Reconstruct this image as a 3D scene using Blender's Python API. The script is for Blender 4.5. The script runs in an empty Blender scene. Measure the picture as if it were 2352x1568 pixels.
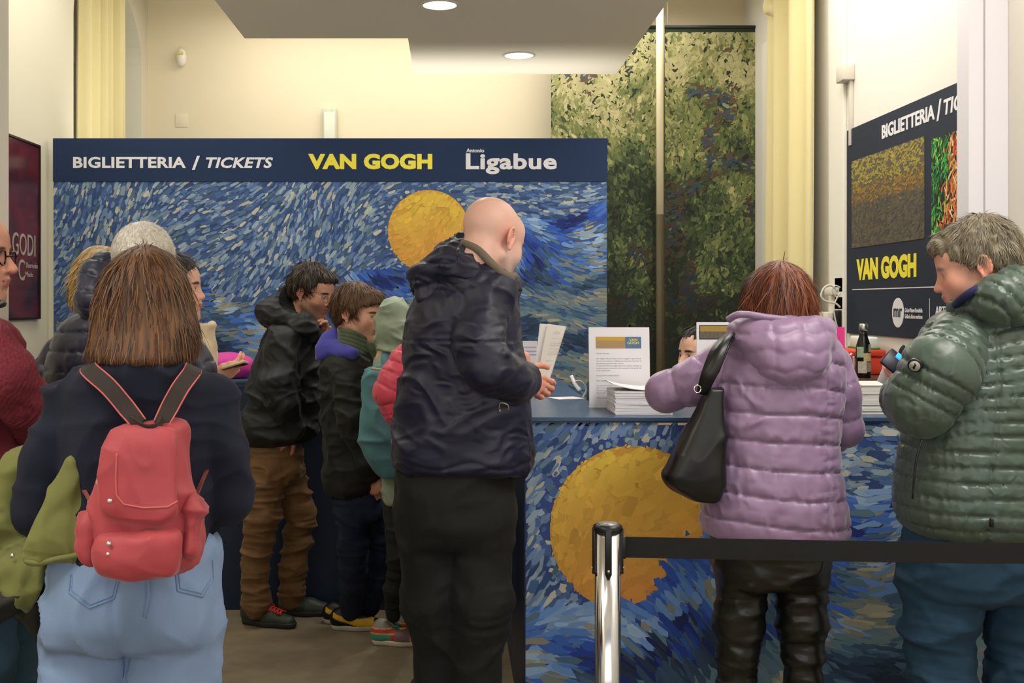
import bpy, bmesh, math, random
import numpy as np
from mathutils import Vector, Matrix

random.seed(7)
RNG = np.random.default_rng(11)
SC = bpy.context.scene
COLL = SC.collection
# ------------------------------------------------------------------ camera
FPX, PX, PY, HC = 2613.33, 1040.0, 695.0, 1.476      # 40 mm lens on a 2352 px wide frame
cam_d = bpy.data.cameras.new('camera'); cam = bpy.data.objects.new('camera', cam_d); COLL.objects.link(cam)
cam.location = (0, 0, HC); cam.rotation_euler = (math.pi/2, 0, 0)
cam_d.lens = 40; cam_d.sensor_width = 36
cam_d.shift_x = (1176-PX)/2352; cam_d.shift_y = (PY-784)/2352
cam_d.clip_start = 0.05; cam_d.clip_end = 60
SC.camera = cam
# ------------------------------------------------------------------ world, lights, exposure
w = bpy.data.worlds.new('world'); SC.world = w; w.use_nodes = True
w.node_tree.nodes['Background'].inputs[0].default_value = (1.0, 0.95, 0.88, 1)
w.node_tree.nodes['Background'].inputs[1].default_value = 0.45
def area(name, loc, size, power, color, rot=(0, 0, 0), spread=180):
    d = bpy.data.lights.new(name, 'AREA'); d.shape = 'RECTANGLE'; d.size, d.size_y = size
    d.energy = power; d.color = color; d.spread = math.radians(spread)
    o = bpy.data.objects.new(name, d); COLL.objects.link(o); o.location = loc; o.rotation_euler = rot
    return o
area('ceiling_lamp_light', (0.9, 2.0, 3.5), (2.4, 1.4), 132, (1.0, 0.96, 0.93))
area('ceiling_lamp_light', (-1.2, 1.2, 3.5), (2.0, 1.4), 80, (1.0, 0.95, 0.9))
area('ceiling_lamp_light', (-1.55, 5.2, 3.55), (0.7, 2.2), 25, (1.0, 0.97, 0.92))
area('ceiling_lamp_light', (1.5, 5.2, 3.55), (0.7, 2.2), 34, (1.0, 0.97, 0.92))
area('ceiling_lamp_light', (0.0, 7.55, 3.58), (3.2, 0.5), 27, (1.0, 0.96, 0.90))
area('added_soffit_fill', (-.5, 6.5, 2.22), (3.0, 0.15), 10, (1.0, 0.96, 0.90), (math.radians(152), 0, 0), 140)  # added fill hidden behind the panel, aimed up to brighten the soffit
area('added_front_fill', (0, -1.5, 1.9), (5.5, 2.6), 52, (0.98, 0.98, 1.0), (math.radians(120), 0, 0))  # added fill behind the camera, tilted up; not an actual window
SC.view_settings.view_transform = 'Standard'; SC.view_settings.look = 'None'
SC.view_settings.gamma = 1.0; SC.view_settings.use_curve_mapping = False
SC.view_settings.exposure = 0.12

# ------------------------------------------------------------------ helpers
def W(x, y, D):
    """a point of the photograph (2352 x 1568 frame) at depth D metres, in world space"""
    return np.array(((x-PX)/FPX*D, D, HC-(y-PY)/FPX*D))
def lin(c):
    if isinstance(c, str):
        c = c.lstrip('#'); c = [int(c[i:i+2], 16)/255 for i in (0, 2, 4)]
        c = [v/12.92 if v <= 0.04045 else ((v+0.055)/1.055)**2.4 for v in c]
    return tuple(c[:3])
MATS = {}
def mat(name, color='#808080', rough=0.7, metal=0.0, bump=None, var=None, vcol=False, stretch=(1, 1, 1),
        emit=None, sheen=0.0, alpha=None, coat=0.0, col2=None, trans=0.0, wr=None):
    if name in MATS: return MATS[name]
    m = bpy.data.materials.new(name); m.use_nodes = True; nt = m.node_tree; b = nt.nodes['Principled BSDF']
    c = (*lin(color), 1)
    b.inputs['Base Color'].default_value = c
    b.inputs['Roughness'].default_value = rough; b.inputs['Metallic'].default_value = metal
    if sheen: b.inputs['Sheen Weight'].default_value = sheen; b.inputs['Sheen Roughness'].default_value = 0.4
    if coat: b.inputs['Coat Weight'].default_value = coat; b.inputs['Coat Roughness'].default_value = 0.15
    if trans: b.inputs['Transmission Weight'].default_value = trans
    if alpha is not None: b.inputs['Alpha'].default_value = alpha
    if emit: b.inputs['Emission Color'].default_value = (*lin(emit[0]), 1); b.inputs['Emission Strength'].default_value = emit[1]
    tc = nt.nodes.new('ShaderNodeTexCoord'); mp = nt.nodes.new('ShaderNodeMapping')
    nt.links.new(tc.outputs['Object'], mp.inputs[0]); mp.inputs['Scale'].default_value = stretch
    src = None
    if vcol:
        a = nt.nodes.new('ShaderNodeAttribute'); a.attribute_name = 'Col'; src = a.outputs['Color']
    if var:
        n = nt.nodes.new('ShaderNodeTexNoise'); n.inputs['Scale'].default_value = var[0]; n.inputs['Detail'].default_value = 4
        nt.links.new(mp.outputs[0], n.inputs[0])
        r = nt.nodes.new('ShaderNodeMapRange'); r.inputs[1].default_value = 0.3; r.inputs[2].default_value = 0.7
        nt.links.new(n.outputs[0], r.inputs[0])
        mx = nt.nodes.new('ShaderNodeMix'); mx.data_type = 'RGBA'
        nt.links.new(r.outputs[0], mx.inputs[0])
        if col2 and not vcol:
            mx.inputs[6].default_value = c; mx.inputs[7].default_value = (*lin(col2), 1)
        else:
            r.inputs[3].default_value = 1-var[1]; r.inputs[4].default_value = 1+var[1]
            mx.blend_type = 'MULTIPLY'; mx.inputs[0].default_value = 1
            for l in list(mx.inputs[0].links): nt.links.remove(l)
            if src: nt.links.new(src, mx.inputs[6])
            else: mx.inputs[6].default_value = c
            nt.links.new(r.outputs[0], mx.inputs[7])
        src = mx.outputs[2]
    if src: nt.links.new(src, b.inputs['Base Color'])
    if bump:
        n = nt.nodes.new('ShaderNodeTexNoise'); n.inputs['Scale'].default_value = bump[0]; n.inputs['Detail'].default_value = 3
        nt.links.new(mp.outputs[0], n.inputs[0])
        bp = nt.nodes.new('ShaderNodeBump'); bp.inputs['Strength'].default_value = bump[1]; bp.inputs['Distance'].default_value = bump[2]
        nt.links.new(n.outputs[0], bp.inputs['Height']); nt.links.new(bp.outputs[0], b.inputs['Normal'])
    if wr:   # cloth creases: (scale, distance, stretch, distortion)
        m2 = nt.nodes.new('ShaderNodeMapping'); nt.links.new(tc.outputs['Object'], m2.inputs[0]); m2.inputs['Scale'].default_value = wr[2]
        m2.inputs['Rotation'].default_value = (.2, .35, .1)
        n2 = nt.nodes.new('ShaderNodeTexNoise'); n2.noise_type = 'RIDGED_MULTIFRACTAL'; n2.inputs['Scale'].default_value = wr[0]*1.25; n2.inputs['Detail'].default_value = 1.5
        n2.inputs['Distortion'].default_value = wr[3]; n2.inputs['Roughness'].default_value = .35
        nt.links.new(m2.outputs[0], n2.inputs[0])
        b2 = nt.nodes.new('ShaderNodeBump'); b2.inputs['Strength'].default_value = .9; b2.inputs['Distance'].default_value = wr[1]*1.8
        nt.links.new(n2.outputs[0], b2.inputs['Height'])
        if bump: nt.links.new(b2.outputs[0], bp.inputs['Normal'])
        else: nt.links.new(b2.outputs[0], b.inputs['Normal'])
    MATS[name] = m
    return m

def tag(o, label=None, cat=None, group=None, kind=None):
    if label: o['label'] = label
    if cat: o['category'] = cat
    if group: o['group'] = group
    if kind: o['kind'] = kind
    return o
def thing(name, loc, label, cat, group=None):
    o = bpy.data.objects.new(name, None); COLL.objects.link(o); o.location = tuple(loc)
    o.empty_display_size = 0.05
    return tag(o, label, cat, group)
def build(name, pieces, m, parent=None, smooth=True, kind=None, label=None):
    """pieces: list of (V Nx3 world, F list/array, C colours or None) joined into one mesh object"""
    Vs, Ls, Ss, Cs, off = [], [], [], [], 0
    anyc = any(p[2] is not None for p in pieces)
    for V, F, C in pieces:
        V = np.asarray(V, np.float32)
        if isinstance(F, np.ndarray):
            Ls.append((F+off).ravel()); Ss.append(np.full(len(F), F.shape[1]))
        else:
            Ls.append(np.concatenate([np.asarray(f) for f in F])+off); Ss.append(np.array([len(f) for f in F]))
        if anyc:
            C = np.asarray(C if C is not None else (0.5, 0.5, 0.5), np.float32)
            if C.ndim == 1: C = np.tile(C, (len(V), 1))
            Cs.append(C)
        Vs.append(V); off += len(V)
    V = np.concatenate(Vs); L = np.concatenate(Ls).astype(np.int32); S = np.concatenate(Ss).astype(np.int32)
    base = np.array(parent_world(parent)) if parent else np.zeros(3)
    if parent is None:
        base = np.array([(V[:, 0].min()+V[:, 0].max())/2, (V[:, 1].min()+V[:, 1].max())/2, V[:, 2].min()])
    V = (V-base).astype(np.float32)
    me = bpy.data.meshes.new(name)
    me.vertices.add(len(V)); me.vertices.foreach_set('co', V.ravel())
    me.loops.add(len(L)); me.loops.foreach_set('vertex_index', L)
    me.polygons.add(len(S)); st = np.concatenate(([0], np.cumsum(S)[:-1])).astype(np.int32)
    me.polygons.foreach_set('loop_start', st)
    try: me.polygons.foreach_set('loop_total', S)
    except Exception: pass
    me.polygons.foreach_set('use_smooth', np.full(len(S), smooth))
    if anyc:
        C = np.concatenate(Cs); a = me.color_attributes.new('Col', 'FLOAT_COLOR', 'POINT')
        a.data.foreach_set('color', np.hstack([C, np.ones((len(C), 1), np.float32)]).astype(np.float32).ravel())
    me.update(calc_edges=True); me.validate()
    me.materials.append(m)
    o = bpy.data.objects.new(name, me); COLL.objects.link(o)
    if parent: o.parent = parent
    else: o.location = base
    if kind: o['kind'] = kind
    if label: o['label'] = label
    return o
def parent_world(p):
    l = Vector((0, 0, 0))
    while p: l += p.location; p = p.parent
    return l

# ---- hard-surface pieces
def box(x0, x1, y0, y1, z0, z1, bev=0.0, col=None):
    bm = bmesh.new(); bmesh.ops.create_cube(bm, size=1)
    for v in bm.verts:
        v.co = ((x0+x1)/2+v.co.x*(x1-x0), (y0+y1)/2+v.co.y*(y1-y0), (z0+z1)/2+v.co.z*(z1-z0))
    if bev: bmesh.ops.bevel(bm, geom=bm.edges[:], offset=bev, segments=2, affect='EDGES', profile=0.5)
    return frombm(bm, col)
def frombm(bm, col=None):
    bm.verts.index_update()
    V = np.array([v.co[:] for v in bm.verts]); F = [[v.index for v in f.verts] for f in bm.faces]
    bm.free(); return (V, F, None if col is None else lin(col))
def xf(piece, M):
    V = np.asarray(piece[0]); M = np.array(M)
    return (V@M[:3, :3].T+M[:3, 3], piece[1], piece[2])
def cyl(c, r, h, n=24, axis='z', r2=None, col=None, bev=0.0):
    bm = bmesh.new(); bmesh.ops.create_cone(bm, cap_ends=True, segments=n, radius1=r, radius2=r if r2 is None else r2, depth=h)
    if bev:
        es = [e for e in bm.edges if abs(e.verts[0].co.z-e.verts[1].co.z) < 1e-6]
        bmesh.ops.bevel(bm, geom=es, offset=bev, segments=2, affect='EDGES', profile=0.5)
    R = {'z': Matrix(), 'x': Matrix.Rotation(math.pi/2, 4, 'Y'), 'y': Matrix.Rotation(math.pi/2, 4, 'X')}[axis]
    bmesh.ops.transform(bm, matrix=Matrix.Translation(Vector(c)) @ R, verts=bm.verts)
    return frombm(bm, col)
def lathe(c, prof, n=28, col=None):
    V, F = [], []
    for r, z in prof:
        for i in range(n):
            a = 2*math.pi*i/n; V.append((c[0]+r*math.cos(a), c[1]+r*math.sin(a), c[2]+z))
    for j in range(len(prof)-1):
        for i in range(n):
            k = (i+1) % n; F.append([j*n+i, j*n+k, (j+1)*n+k, (j+1)*n+i])
    F.append(list(range(n))[::-1]); F.append([(len(prof)-1)*n+i for i in range(n)])
    return (np.array(V), F, None if col is None else lin(col))
def catmull(pts, m=6):
    P = np.asarray(pts, float); out = []
    for i in range(len(P)-1):
        p0 = P[max(i-1, 0)]; p1 = P[i]; p2 = P[i+1]; p3 = P[min(i+2, len(P)-1)]
        for t in np.linspace(0, 1, m, endpoint=False):
            out.append(0.5*((2*p1)+(-p0+p2)*t+(2*p0-5*p1+4*p2-p3)*t*t+(-p0+3*p1-3*p2+p3)*t**3))
    out.append(P[-1]); return np.array(out)
def tube(pts, r, n=8, col=None, smooth=5):
    P = catmull(pts, smooth) if smooth else np.asarray(pts, float)
    T = np.gradient(P, axis=0); T /= np.linalg.norm(T, axis=1)[:, None]+1e-9
    up = np.array((0, 0, 1.0)) if abs(T[0][2]) < 0.9 else np.array((1.0, 0, 0))
    V = []
    rr = np.full(len(P), r) if np.isscalar(r) else np.interp(np.linspace(0, 1, len(P)), np.linspace(0, 1, len(r)), r)
    for i, (p, t) in enumerate(zip(P, T)):
        s = np.cross(t, up); s /= np.linalg.norm(s)+1e-9; u = np.cross(s, t); up = u
        for k in range(n):
            a = 2*math.pi*k/n; V.append(p+rr[i]*(math.cos(a)*s+math.sin(a)*u))
    F = [[j*n+i, j*n+(i+1) % n, (j+1)*n+(i+1) % n, (j+1)*n+i] for j in range(len(P)-1) for i in range(n)]
    F.append(list(range(n))[::-1]); F.append([(len(P)-1)*n+i for i in range(n)])
    return (np.array(V), F, None if col is None else lin(col))
def strip(pts, wdir, width, th, col=None, m=6):
    """flat band with thickness along a path; wdir = direction of its width"""
    P = catmull(pts, m) if m else np.asarray(pts, float)
    T = np.gradient(P, axis=0); T /= np.linalg.norm(T, axis=1)[:, None]+1e-9
    wd = np.asarray(wdir, float); V = []
    ww = np.full(len(P), width) if np.isscalar(width) else np.interp(np.linspace(0, 1, len(P)), np.linspace(0, 1, len(width)), width)
    for i, (p, t) in enumerate(zip(P, T)):
        s = wd-t*np.dot(wd, t); s /= np.linalg.norm(s)+1e-9; nrm = np.cross(t, s)
        for a, b in ((-1, -1), (1, -1), (1, 1), (-1, 1)): V.append(p+s*a*ww[i]/2+nrm*b*th/2)
    F = [[j*4+i, j*4+(i+1) % 4, (j+1)*4+(i+1) % 4, (j+1)*4+i] for j in range(len(P)-1) for i in range(4)]
    F.append([3, 2, 1, 0]); F.append([(len(P)-1)*4+i for i in range(4)])
    return (np.array(V), F, None if col is None else lin(col))
def prism(poly, y0, y1, col=None):
    """polygon in x,z extruded along y"""
    n = len(poly); V = [(x, y0, z) for x, z in poly]+[(x, y1, z) for x, z in poly]
    F = [list(range(n)), [n+i for i in range(n)][::-1]]+[[i, n+i, n+(i+1) % n, (i+1) % n][::-1] for i in range(n)]
    return (np.array(V, float), [f[::-1] for f in F], None if col is None else lin(col))

# ---- implicit surfaces (one continuous skin from blended volumes)
_T = RNG.random((32, 32, 32)).astype(np.float32)
def vnoise(p):
    p = np.asarray(p, np.float32); i = np.floor(p).astype(np.int32); f = p-i; f = f*f*(3-2*f); i &= 31; j = (i+1) & 31
    x0, y0, z0 = i.T; x1, y1, z1 = j.T; fx, fy, fz = f.T
    a = _T[x0, y0, z0]*(1-fx)+_T[x1, y0, z0]*fx; b = _T[x0, y1, z0]*(1-fx)+_T[x1, y1, z0]*fx
    c = _T[x0, y0, z1]*(1-fx)+_T[x1, y0, z1]*fx; d = _T[x0, y1, z1]*(1-fx)+_T[x1, y1, z1]*fx
    return (a*(1-fy)+b*fy)*(1-fz)+(c*(1-fy)+d*fy)*fz
def fold(P, fr, warp=0.6, off=0.0):
    """ridged folds, 0..1, sharp valleys; fr = frequencies in 1/m"""
    q = P*np.array(fr, np.float32)+off
    wq = vnoise(P*6.0+off)*warp*3
    n = vnoise(q+wq[:, None])
    return 1-np.abs(2*n-1)
def fbm(P, fr, o=3):
    s = 0; a = 0.5
    for k in range(o): s = s+a*(vnoise(P*np.array(fr, np.float32)*2**k+k*7.3)-0.5); a *= 0.5
    return s
class Pr:
    def __init__(s, f, lo, hi, op='u', k=None): s.f, s.lo, s.hi, s.op, s.k = f, np.array(lo, float), np.array(hi, float), op, k
def cap(a, b, ra, rb=None, k=None, op='u', sy=1.0):
    """tapered capsule; sy flattens (<1) or deepens (>1) it along Y"""
    rb = ra if rb is None else rb; a = np.array(a, float); b = np.array(b, float)
    a_, b_ = a.copy(), b.copy(); a_[1] /= sy; b_[1] /= sy
    def f(P):
        Q = P.copy(); Q[:, 1] /= sy
        ab = (b_-a_).astype(np.float32); t = np.clip((Q-a_.astype(np.float32))@ab/(ab@ab+1e-12), 0, 1)
        return np.linalg.norm(Q-a_.astype(np.float32)-t[:, None]*ab, axis=1)-(ra+(rb-ra)*t)
    r = max(ra, rb)*max(1, sy)
    return Pr(f, np.minimum(a, b)-r, np.maximum(a, b)+r, op, k)
def ell(c, r, R=None, k=None, op='u'):
    c = np.array(c, np.float32); r = np.array(r if not np.isscalar(r) else (r, r, r), np.float32)
    Rm = np.array(R.to_3x3() if R is not None else np.eye(3), np.float32)
    def f(P):
        q = (P-c)@Rm; k0 = np.linalg.norm(q/r, axis=1); k1 = np.linalg.norm(q/(r*r), axis=1)+1e-9
        return k0*(k0-1)/k1
    m = r.max(); return Pr(f, c-m, c+m, op, k)
def loft(rows, p=2.3, rnd=0.02, k=None, op='u', m=5):
    """rows (z, cx, cy, a, b) of superelliptic slices"""
    R = np.array(sorted(rows), float); R = catmull(R, m); R = R[np.argsort(R[:, 0])].astype(np.float32)
    z0, z1 = R[0, 0], R[-1, 0]
    def f(P):
        z = P[:, 2]; cx, cy, a, b = (np.interp(z, R[:, 0], R[:, i]) for i in (1, 2, 3, 4))
        rho = (np.abs((P[:, 0]-cx)/a)**p+np.abs((P[:, 1]-cy)/b)**p)**(1/p)
        d = (rho-1)*np.minimum(a, b); dz = np.maximum(z-z1, z0-z)
        h = np.clip(0.5+0.5*(d-dz)/rnd, 0, 1)
        return (d*h+dz*(1-h)+rnd*h*(1-h)).astype(np.float32)
    lo = (float((R[:, 1]-R[:, 3]).min()), float((R[:, 2]-R[:, 4]).min()), z0); hi = (float((R[:, 1]+R[:, 3]).max()), float((R[:, 2]+R[:, 4]).max()), z1)
    return Pr(f, lo, hi, op, k)
def chain(pts, rad, k=None, sy=1.0):
    return [cap(pts[i], pts[i+1], rad[i], rad[i+1], k, sy=sy) for i in range(len(pts)-1)]
def nets(F, org, h):
    S = F < 0; nx, ny, nz = F.shape
    cs = [(i, j, k) for i in (0, 1) for j in (0, 1) for k in (0, 1)]
    cnt = sum(S[i:nx-1+i, j:ny-1+j, k:nz-1+k].astype(np.int8) for i, j, k in cs)
    act = (cnt > 0) & (cnt < 8); idx = np.full(act.shape, -1, np.int32); cells = np.argwhere(act); n = len(cells)
    idx[act] = np.arange(n)
    Vc = [F[cells[:, 0]+i, cells[:, 1]+j, cells[:, 2]+k] for i, j, k in cs]
    acc = np.zeros((n, 3), np.float32); num = np.zeros(n, np.float32)
    for a in range(8):
        for b in range(a+1, 8):
            ca, cb = np.array(cs[a]), np.array(cs[b])
            if np.abs(ca-cb).sum() != 1: continue
            va, vb = Vc[a], Vc[b]; mk = (va < 0) != (vb < 0)
            t = np.where(mk, va/(va-vb+1e-12), 0)
            acc += mk[:, None]*(ca+t[:, None]*(cb-ca)); num += mk
    V = org+h*(cells+acc/num[:, None])
    Q = []
    for ax in range(3):
        u, v = (ax+1) % 3, (ax+2) % 3
        sl0 = [slice(1, -1)]*3; sl1 = [slice(1, -1)]*3; sl0[ax] = slice(0, -1); sl1[ax] = slice(1, None)
        A, B = S[tuple(sl0)], S[tuple(sl1)]; e = np.argwhere(A != B)
        if not len(e): continue
        ins = A[tuple(e.T)]; e = e.copy(); e[:, u] += 1; e[:, v] += 1
        def cc(du, dv):
            q = e.copy(); q[:, u] += du; q[:, v] += dv; return idx[tuple(q.T)]
        q = np.stack([cc(-1, -1), cc(0, -1), cc(0, 0), cc(-1, 0)], 1)
        q[~ins] = q[~ins][:, ::-1]; Q.append(q)
    return V.astype(np.float32), np.concatenate(Q)
def normals(V, F):
    n = np.cross(V[F[:, 2]]-V[F[:, 0]], V[F[:, 3]]-V[F[:, 1]]); N = np.zeros_like(V)
    for i in range(4): np.add.at(N, F[:, i], n)
    return N/(np.linalg.norm(N, axis=1)[:, None]+1e-12)
def field(prims, P, k):
    d = None
    for pr in prims:
        e = pr.f(P).astype(np.float32); kk = pr.k or k
        if d is None: d = e; continue
        if pr.op == 'u':
            h = np.clip(0.5+0.5*(e-d)/kk, 0, 1); d = e*(1-h)+d*h-kk*h*(1-h)
        elif pr.op == 's':
            h = np.clip(0.5-0.5*(d+e)/kk, 0, 1); d = d*(1-h)-e*h+kk*h*(1-h)
        else:
            h = np.clip(0.5-0.5*(e-d)/kk, 0, 1); d = e*(1-h)+d*h+kk*h*(1-h)
    return d
def sn(prims, h=0.008, k=0.02, disp=None, col=None, M=None):
    """mesh the blended volumes; disp(V,N)->offset along normal; col(V)->colours; M local->world"""
    us = [p for p in prims if p.op == 'u']
    lo = np.min([p.lo for p in us], axis=0)-3*h; hi = np.max([p.hi for p in us], axis=0)+3*h
    # coarse pass, then fine blocks only near the skin
    H = h*5; n = np.ceil((hi-lo)/H).astype(int)
    g = np.stack(np.meshgrid(*[lo[i]+H*(np.arange(n[i])+0.5) for i in range(3)], indexing='ij'), -1).reshape(-1, 3).astype(np.float32)
    near = np.abs(field(prims, g, k)).reshape(n) < H*1.9
    F = np.full(n*5+1, 0.1, np.float32)
    sgn = field(prims, g, k).reshape(n)
    F[:-1, :-1, :-1] = np.repeat(np.repeat(np.repeat(np.where(sgn < 0, -0.1, 0.1), 5, 0), 5, 1), 5, 2)
    mask = np.zeros(F.shape, bool); fm = np.repeat(np.repeat(np.repeat(near, 5, 0), 5, 1), 5, 2)
    mask[:-1, :-1, :-1] = fm; mask[1:, 1:, 1:] |= fm
    I = np.argwhere(mask); P = (lo+h*I).astype(np.float32)
    F[tuple(I.T)] = field(prims, P, k)
    F[0], F[-1], F[:, 0], F[:, -1], F[:, :, 0], F[:, :, -1] = [0.1]*6
    V, Q = nets(F, lo.astype(np.float32), h)
    if disp is not None:
        N = normals(V, Q); V = V+N*np.asarray(disp(V, N))[:, None].astype(np.float32)
    C = None if col is None else (col(V) if callable(col) else np.array(lin(col)))
    if M is not None:
        M = np.array(M); V = V@M[:3, :3].T+M[:3, 3]
    return (V, Q, C)
def arc(V, pts):
    """arc length of the nearest point on a polyline"""
    best = np.full(len(V), 1e9); out = np.zeros(len(V)); L = 0
    for a, b in zip(pts[:-1], pts[1:]):
        a = np.array(a); b = np.array(b); ab = b-a; l = np.linalg.norm(ab)
        t = np.clip((V-a)@ab/(ab@ab), 0, 1); d = np.linalg.norm(V-a-t[:, None]*ab, axis=1)
        m = d < best; best[m] = d[m]; out[m] = L+t[m]*l; L += l
    return out
def quilt(u, amp, P, wr=0.002, f=45):
    s = np.abs(np.sin(np.pi*u)); pin = 1-s
    return amp*(s**0.42-0.6)-amp*.45*np.exp(-(s/.10)**2)+wr*pin**0.5*(fold(P, (f, f, f*0.5), 0.3)-0.5)*2+wr*0.8*fbm(P, (22, 22, 30), 2)
def tufts(V, Q, n, L, wd, flow, lift=0.25, col=None, sel=None, R=.10, lf=None):
    """thin tapering locks lying on a surface"""
    N = normals(V, Q); ids = np.arange(len(V)) if sel is None else np.where(sel(V))[0]
    if not len(ids): return None
    ids = RNG.choice(ids, n); p = V[ids]; nn = N[ids]
    d = flow(p); d = d-nn*(d*nn).sum(1)[:, None]; d += RNG.normal(0, 0.12, d.shape); d /= np.linalg.norm(d, axis=1)[:, None]+1e-9
    sd = np.cross(d, nn); sd /= np.linalg.norm(sd, axis=1)[:, None]+1e-9
    LL = L*RNG.uniform(0.6, 1.3, n)[:, None]; rows = []
    if lf is not None: LL = LL*lf(p)[:, None]
    for t, ww in ((0, 0.5), (0.35, 1), (0.7, 0.7), (1.0, 0.12)):
        c = p-nn*0.001+d*LL*t+nn*LL*lift*(t-0.75*t*t)-nn*(LL*t)**2/(2*R)*.9
        rows += [c-sd*wd*ww/2, c+sd*wd*ww/2]
    VV = np.stack(rows, 1).reshape(-1, 3); b = np.arange(n)[:, None]*8
    FF = np.concatenate([b+np.array(q) for q in ((0, 1, 3, 2), (2, 3, 5, 4), (4, 5, 7, 6))])
    return (VV.astype(np.float32), FF, None if col is None else np.array(lin(col)))
def Rz(a): return Matrix.Rotation(math.radians(a), 4, 'Z')
def Rx(a): return Matrix.Rotation(math.radians(a), 4, 'X')
def Ry(a): return Matrix.Rotation(math.radians(a), 4, 'Y')

# ---- text fitted to a box
def text_piece(s, thick=0.0, shear=0.0, sp=1.0, ex=0.01):
    cu = bpy.data.curves.new('t', 'FONT'); cu.body = s; cu.offset = thick; cu.shear = shear; cu.space_character = sp
    cu.extrude = ex; cu.resolution_u = 3
    o = bpy.data.objects.new('t', cu); COLL.objects.link(o)
    dg = bpy.context.evaluated_depsgraph_get(); me = bpy.data.meshes.new_from_object(o.evaluated_get(dg))
    V = np.array([v.co[:] for v in me.vertices]); F = [list(p.vertices) for p in me.polygons]
    bpy.data.objects.remove(o); bpy.data.curves.remove(cu); bpy.data.meshes.remove(me)
    return V, F
def text_front(s, x0, x1, y0, y1, D, th=0.002, thick=0.02, shear=0, sp=1.0, col=None):
    V, F = text_piece(s, thick, shear, sp); lo = V.min(0); hi = V.max(0); u = (V-lo)/(hi-lo)
    a = W(x0, y1, D); b = W(x1, y0, D)
    P = np.stack([a[0]+u[:, 0]*(b[0]-a[0]), D-th*u[:, 2], a[2]+u[:, 1]*(b[2]-a[2])], 1)
    return (P, F, None if col is None else lin(col))
def text_side(s, Y0, Y1, z0, z1, X, th=0.002, thick=0.02, shear=0, sp=1.0, col=None, sgn=-1):
    """text on a side wall: reads from Y0 to Y1"""
    V, F = text_piece(s, thick, shear, sp); lo = V.min(0); hi = V.max(0); u = (V-lo)/(hi-lo)
    P = np.stack([X+sgn*th*u[:, 2], Y0+u[:, 0]*(Y1-Y0), z0+u[:, 1]*(z1-z0)], 1)
    return (P, F, None if col is None else lin(col))
# ---- painted prints: thousands of small flat dabs (flat print on a panel)
def dabs(n, region, style, D, up=(0.0004, 0.0022), seed=1):
    """region (x0,x1,y0,y1) in photo px at depth D; style(x,y,r)->angle,len,width,rgb arrays"""
    r = np.random.default_rng(seed); x = r.uniform(region[0], region[1], n); y = r.uniform(region[2], region[3], n)
    ang, L, wd, C = style(x, y, r); s = D/FPX
    k = 6; off = np.linspace(up[0], up[1], n); V = []; bend = r.normal(0, 0.18, n)
    for t, q in ((-1, 0), (-0.7, 0.85), (0.55, 1), (1, 0), (0.6, -0.9), (-0.6, -1)):
        tx = t*L/2; qy = q*wd/2+bend*L*0.25*(1-t*t)
        qy = qy+r.normal(0, 0.12, n)*wd
        px = np.clip(x+tx*np.cos(ang)-qy*np.sin(ang), region[0], region[1])
        py = np.clip(y-tx*np.sin(ang)-qy*np.cos(ang), region[2], region[3])
        V.append(np.stack([(px-PX)*s, D-off, HC-(py-PY)*s], 1))
    V = np.stack(V, 1).reshape(-1, 3); F = (np.arange(n)[:, None]*k+np.arange(k)[::-1]).astype(np.int32)
    return (V, F, np.repeat(C, k, 0))
def pal(r, n, cols, wts):
    A = np.array([lin(c) for c in cols]); i = r.choice(len(cols), n, p=np.array(wts)/sum(wts))
    return A[i]*(1+r.normal(0, 0.10, (n, 1))).clip(0.6, 1.4)
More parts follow.
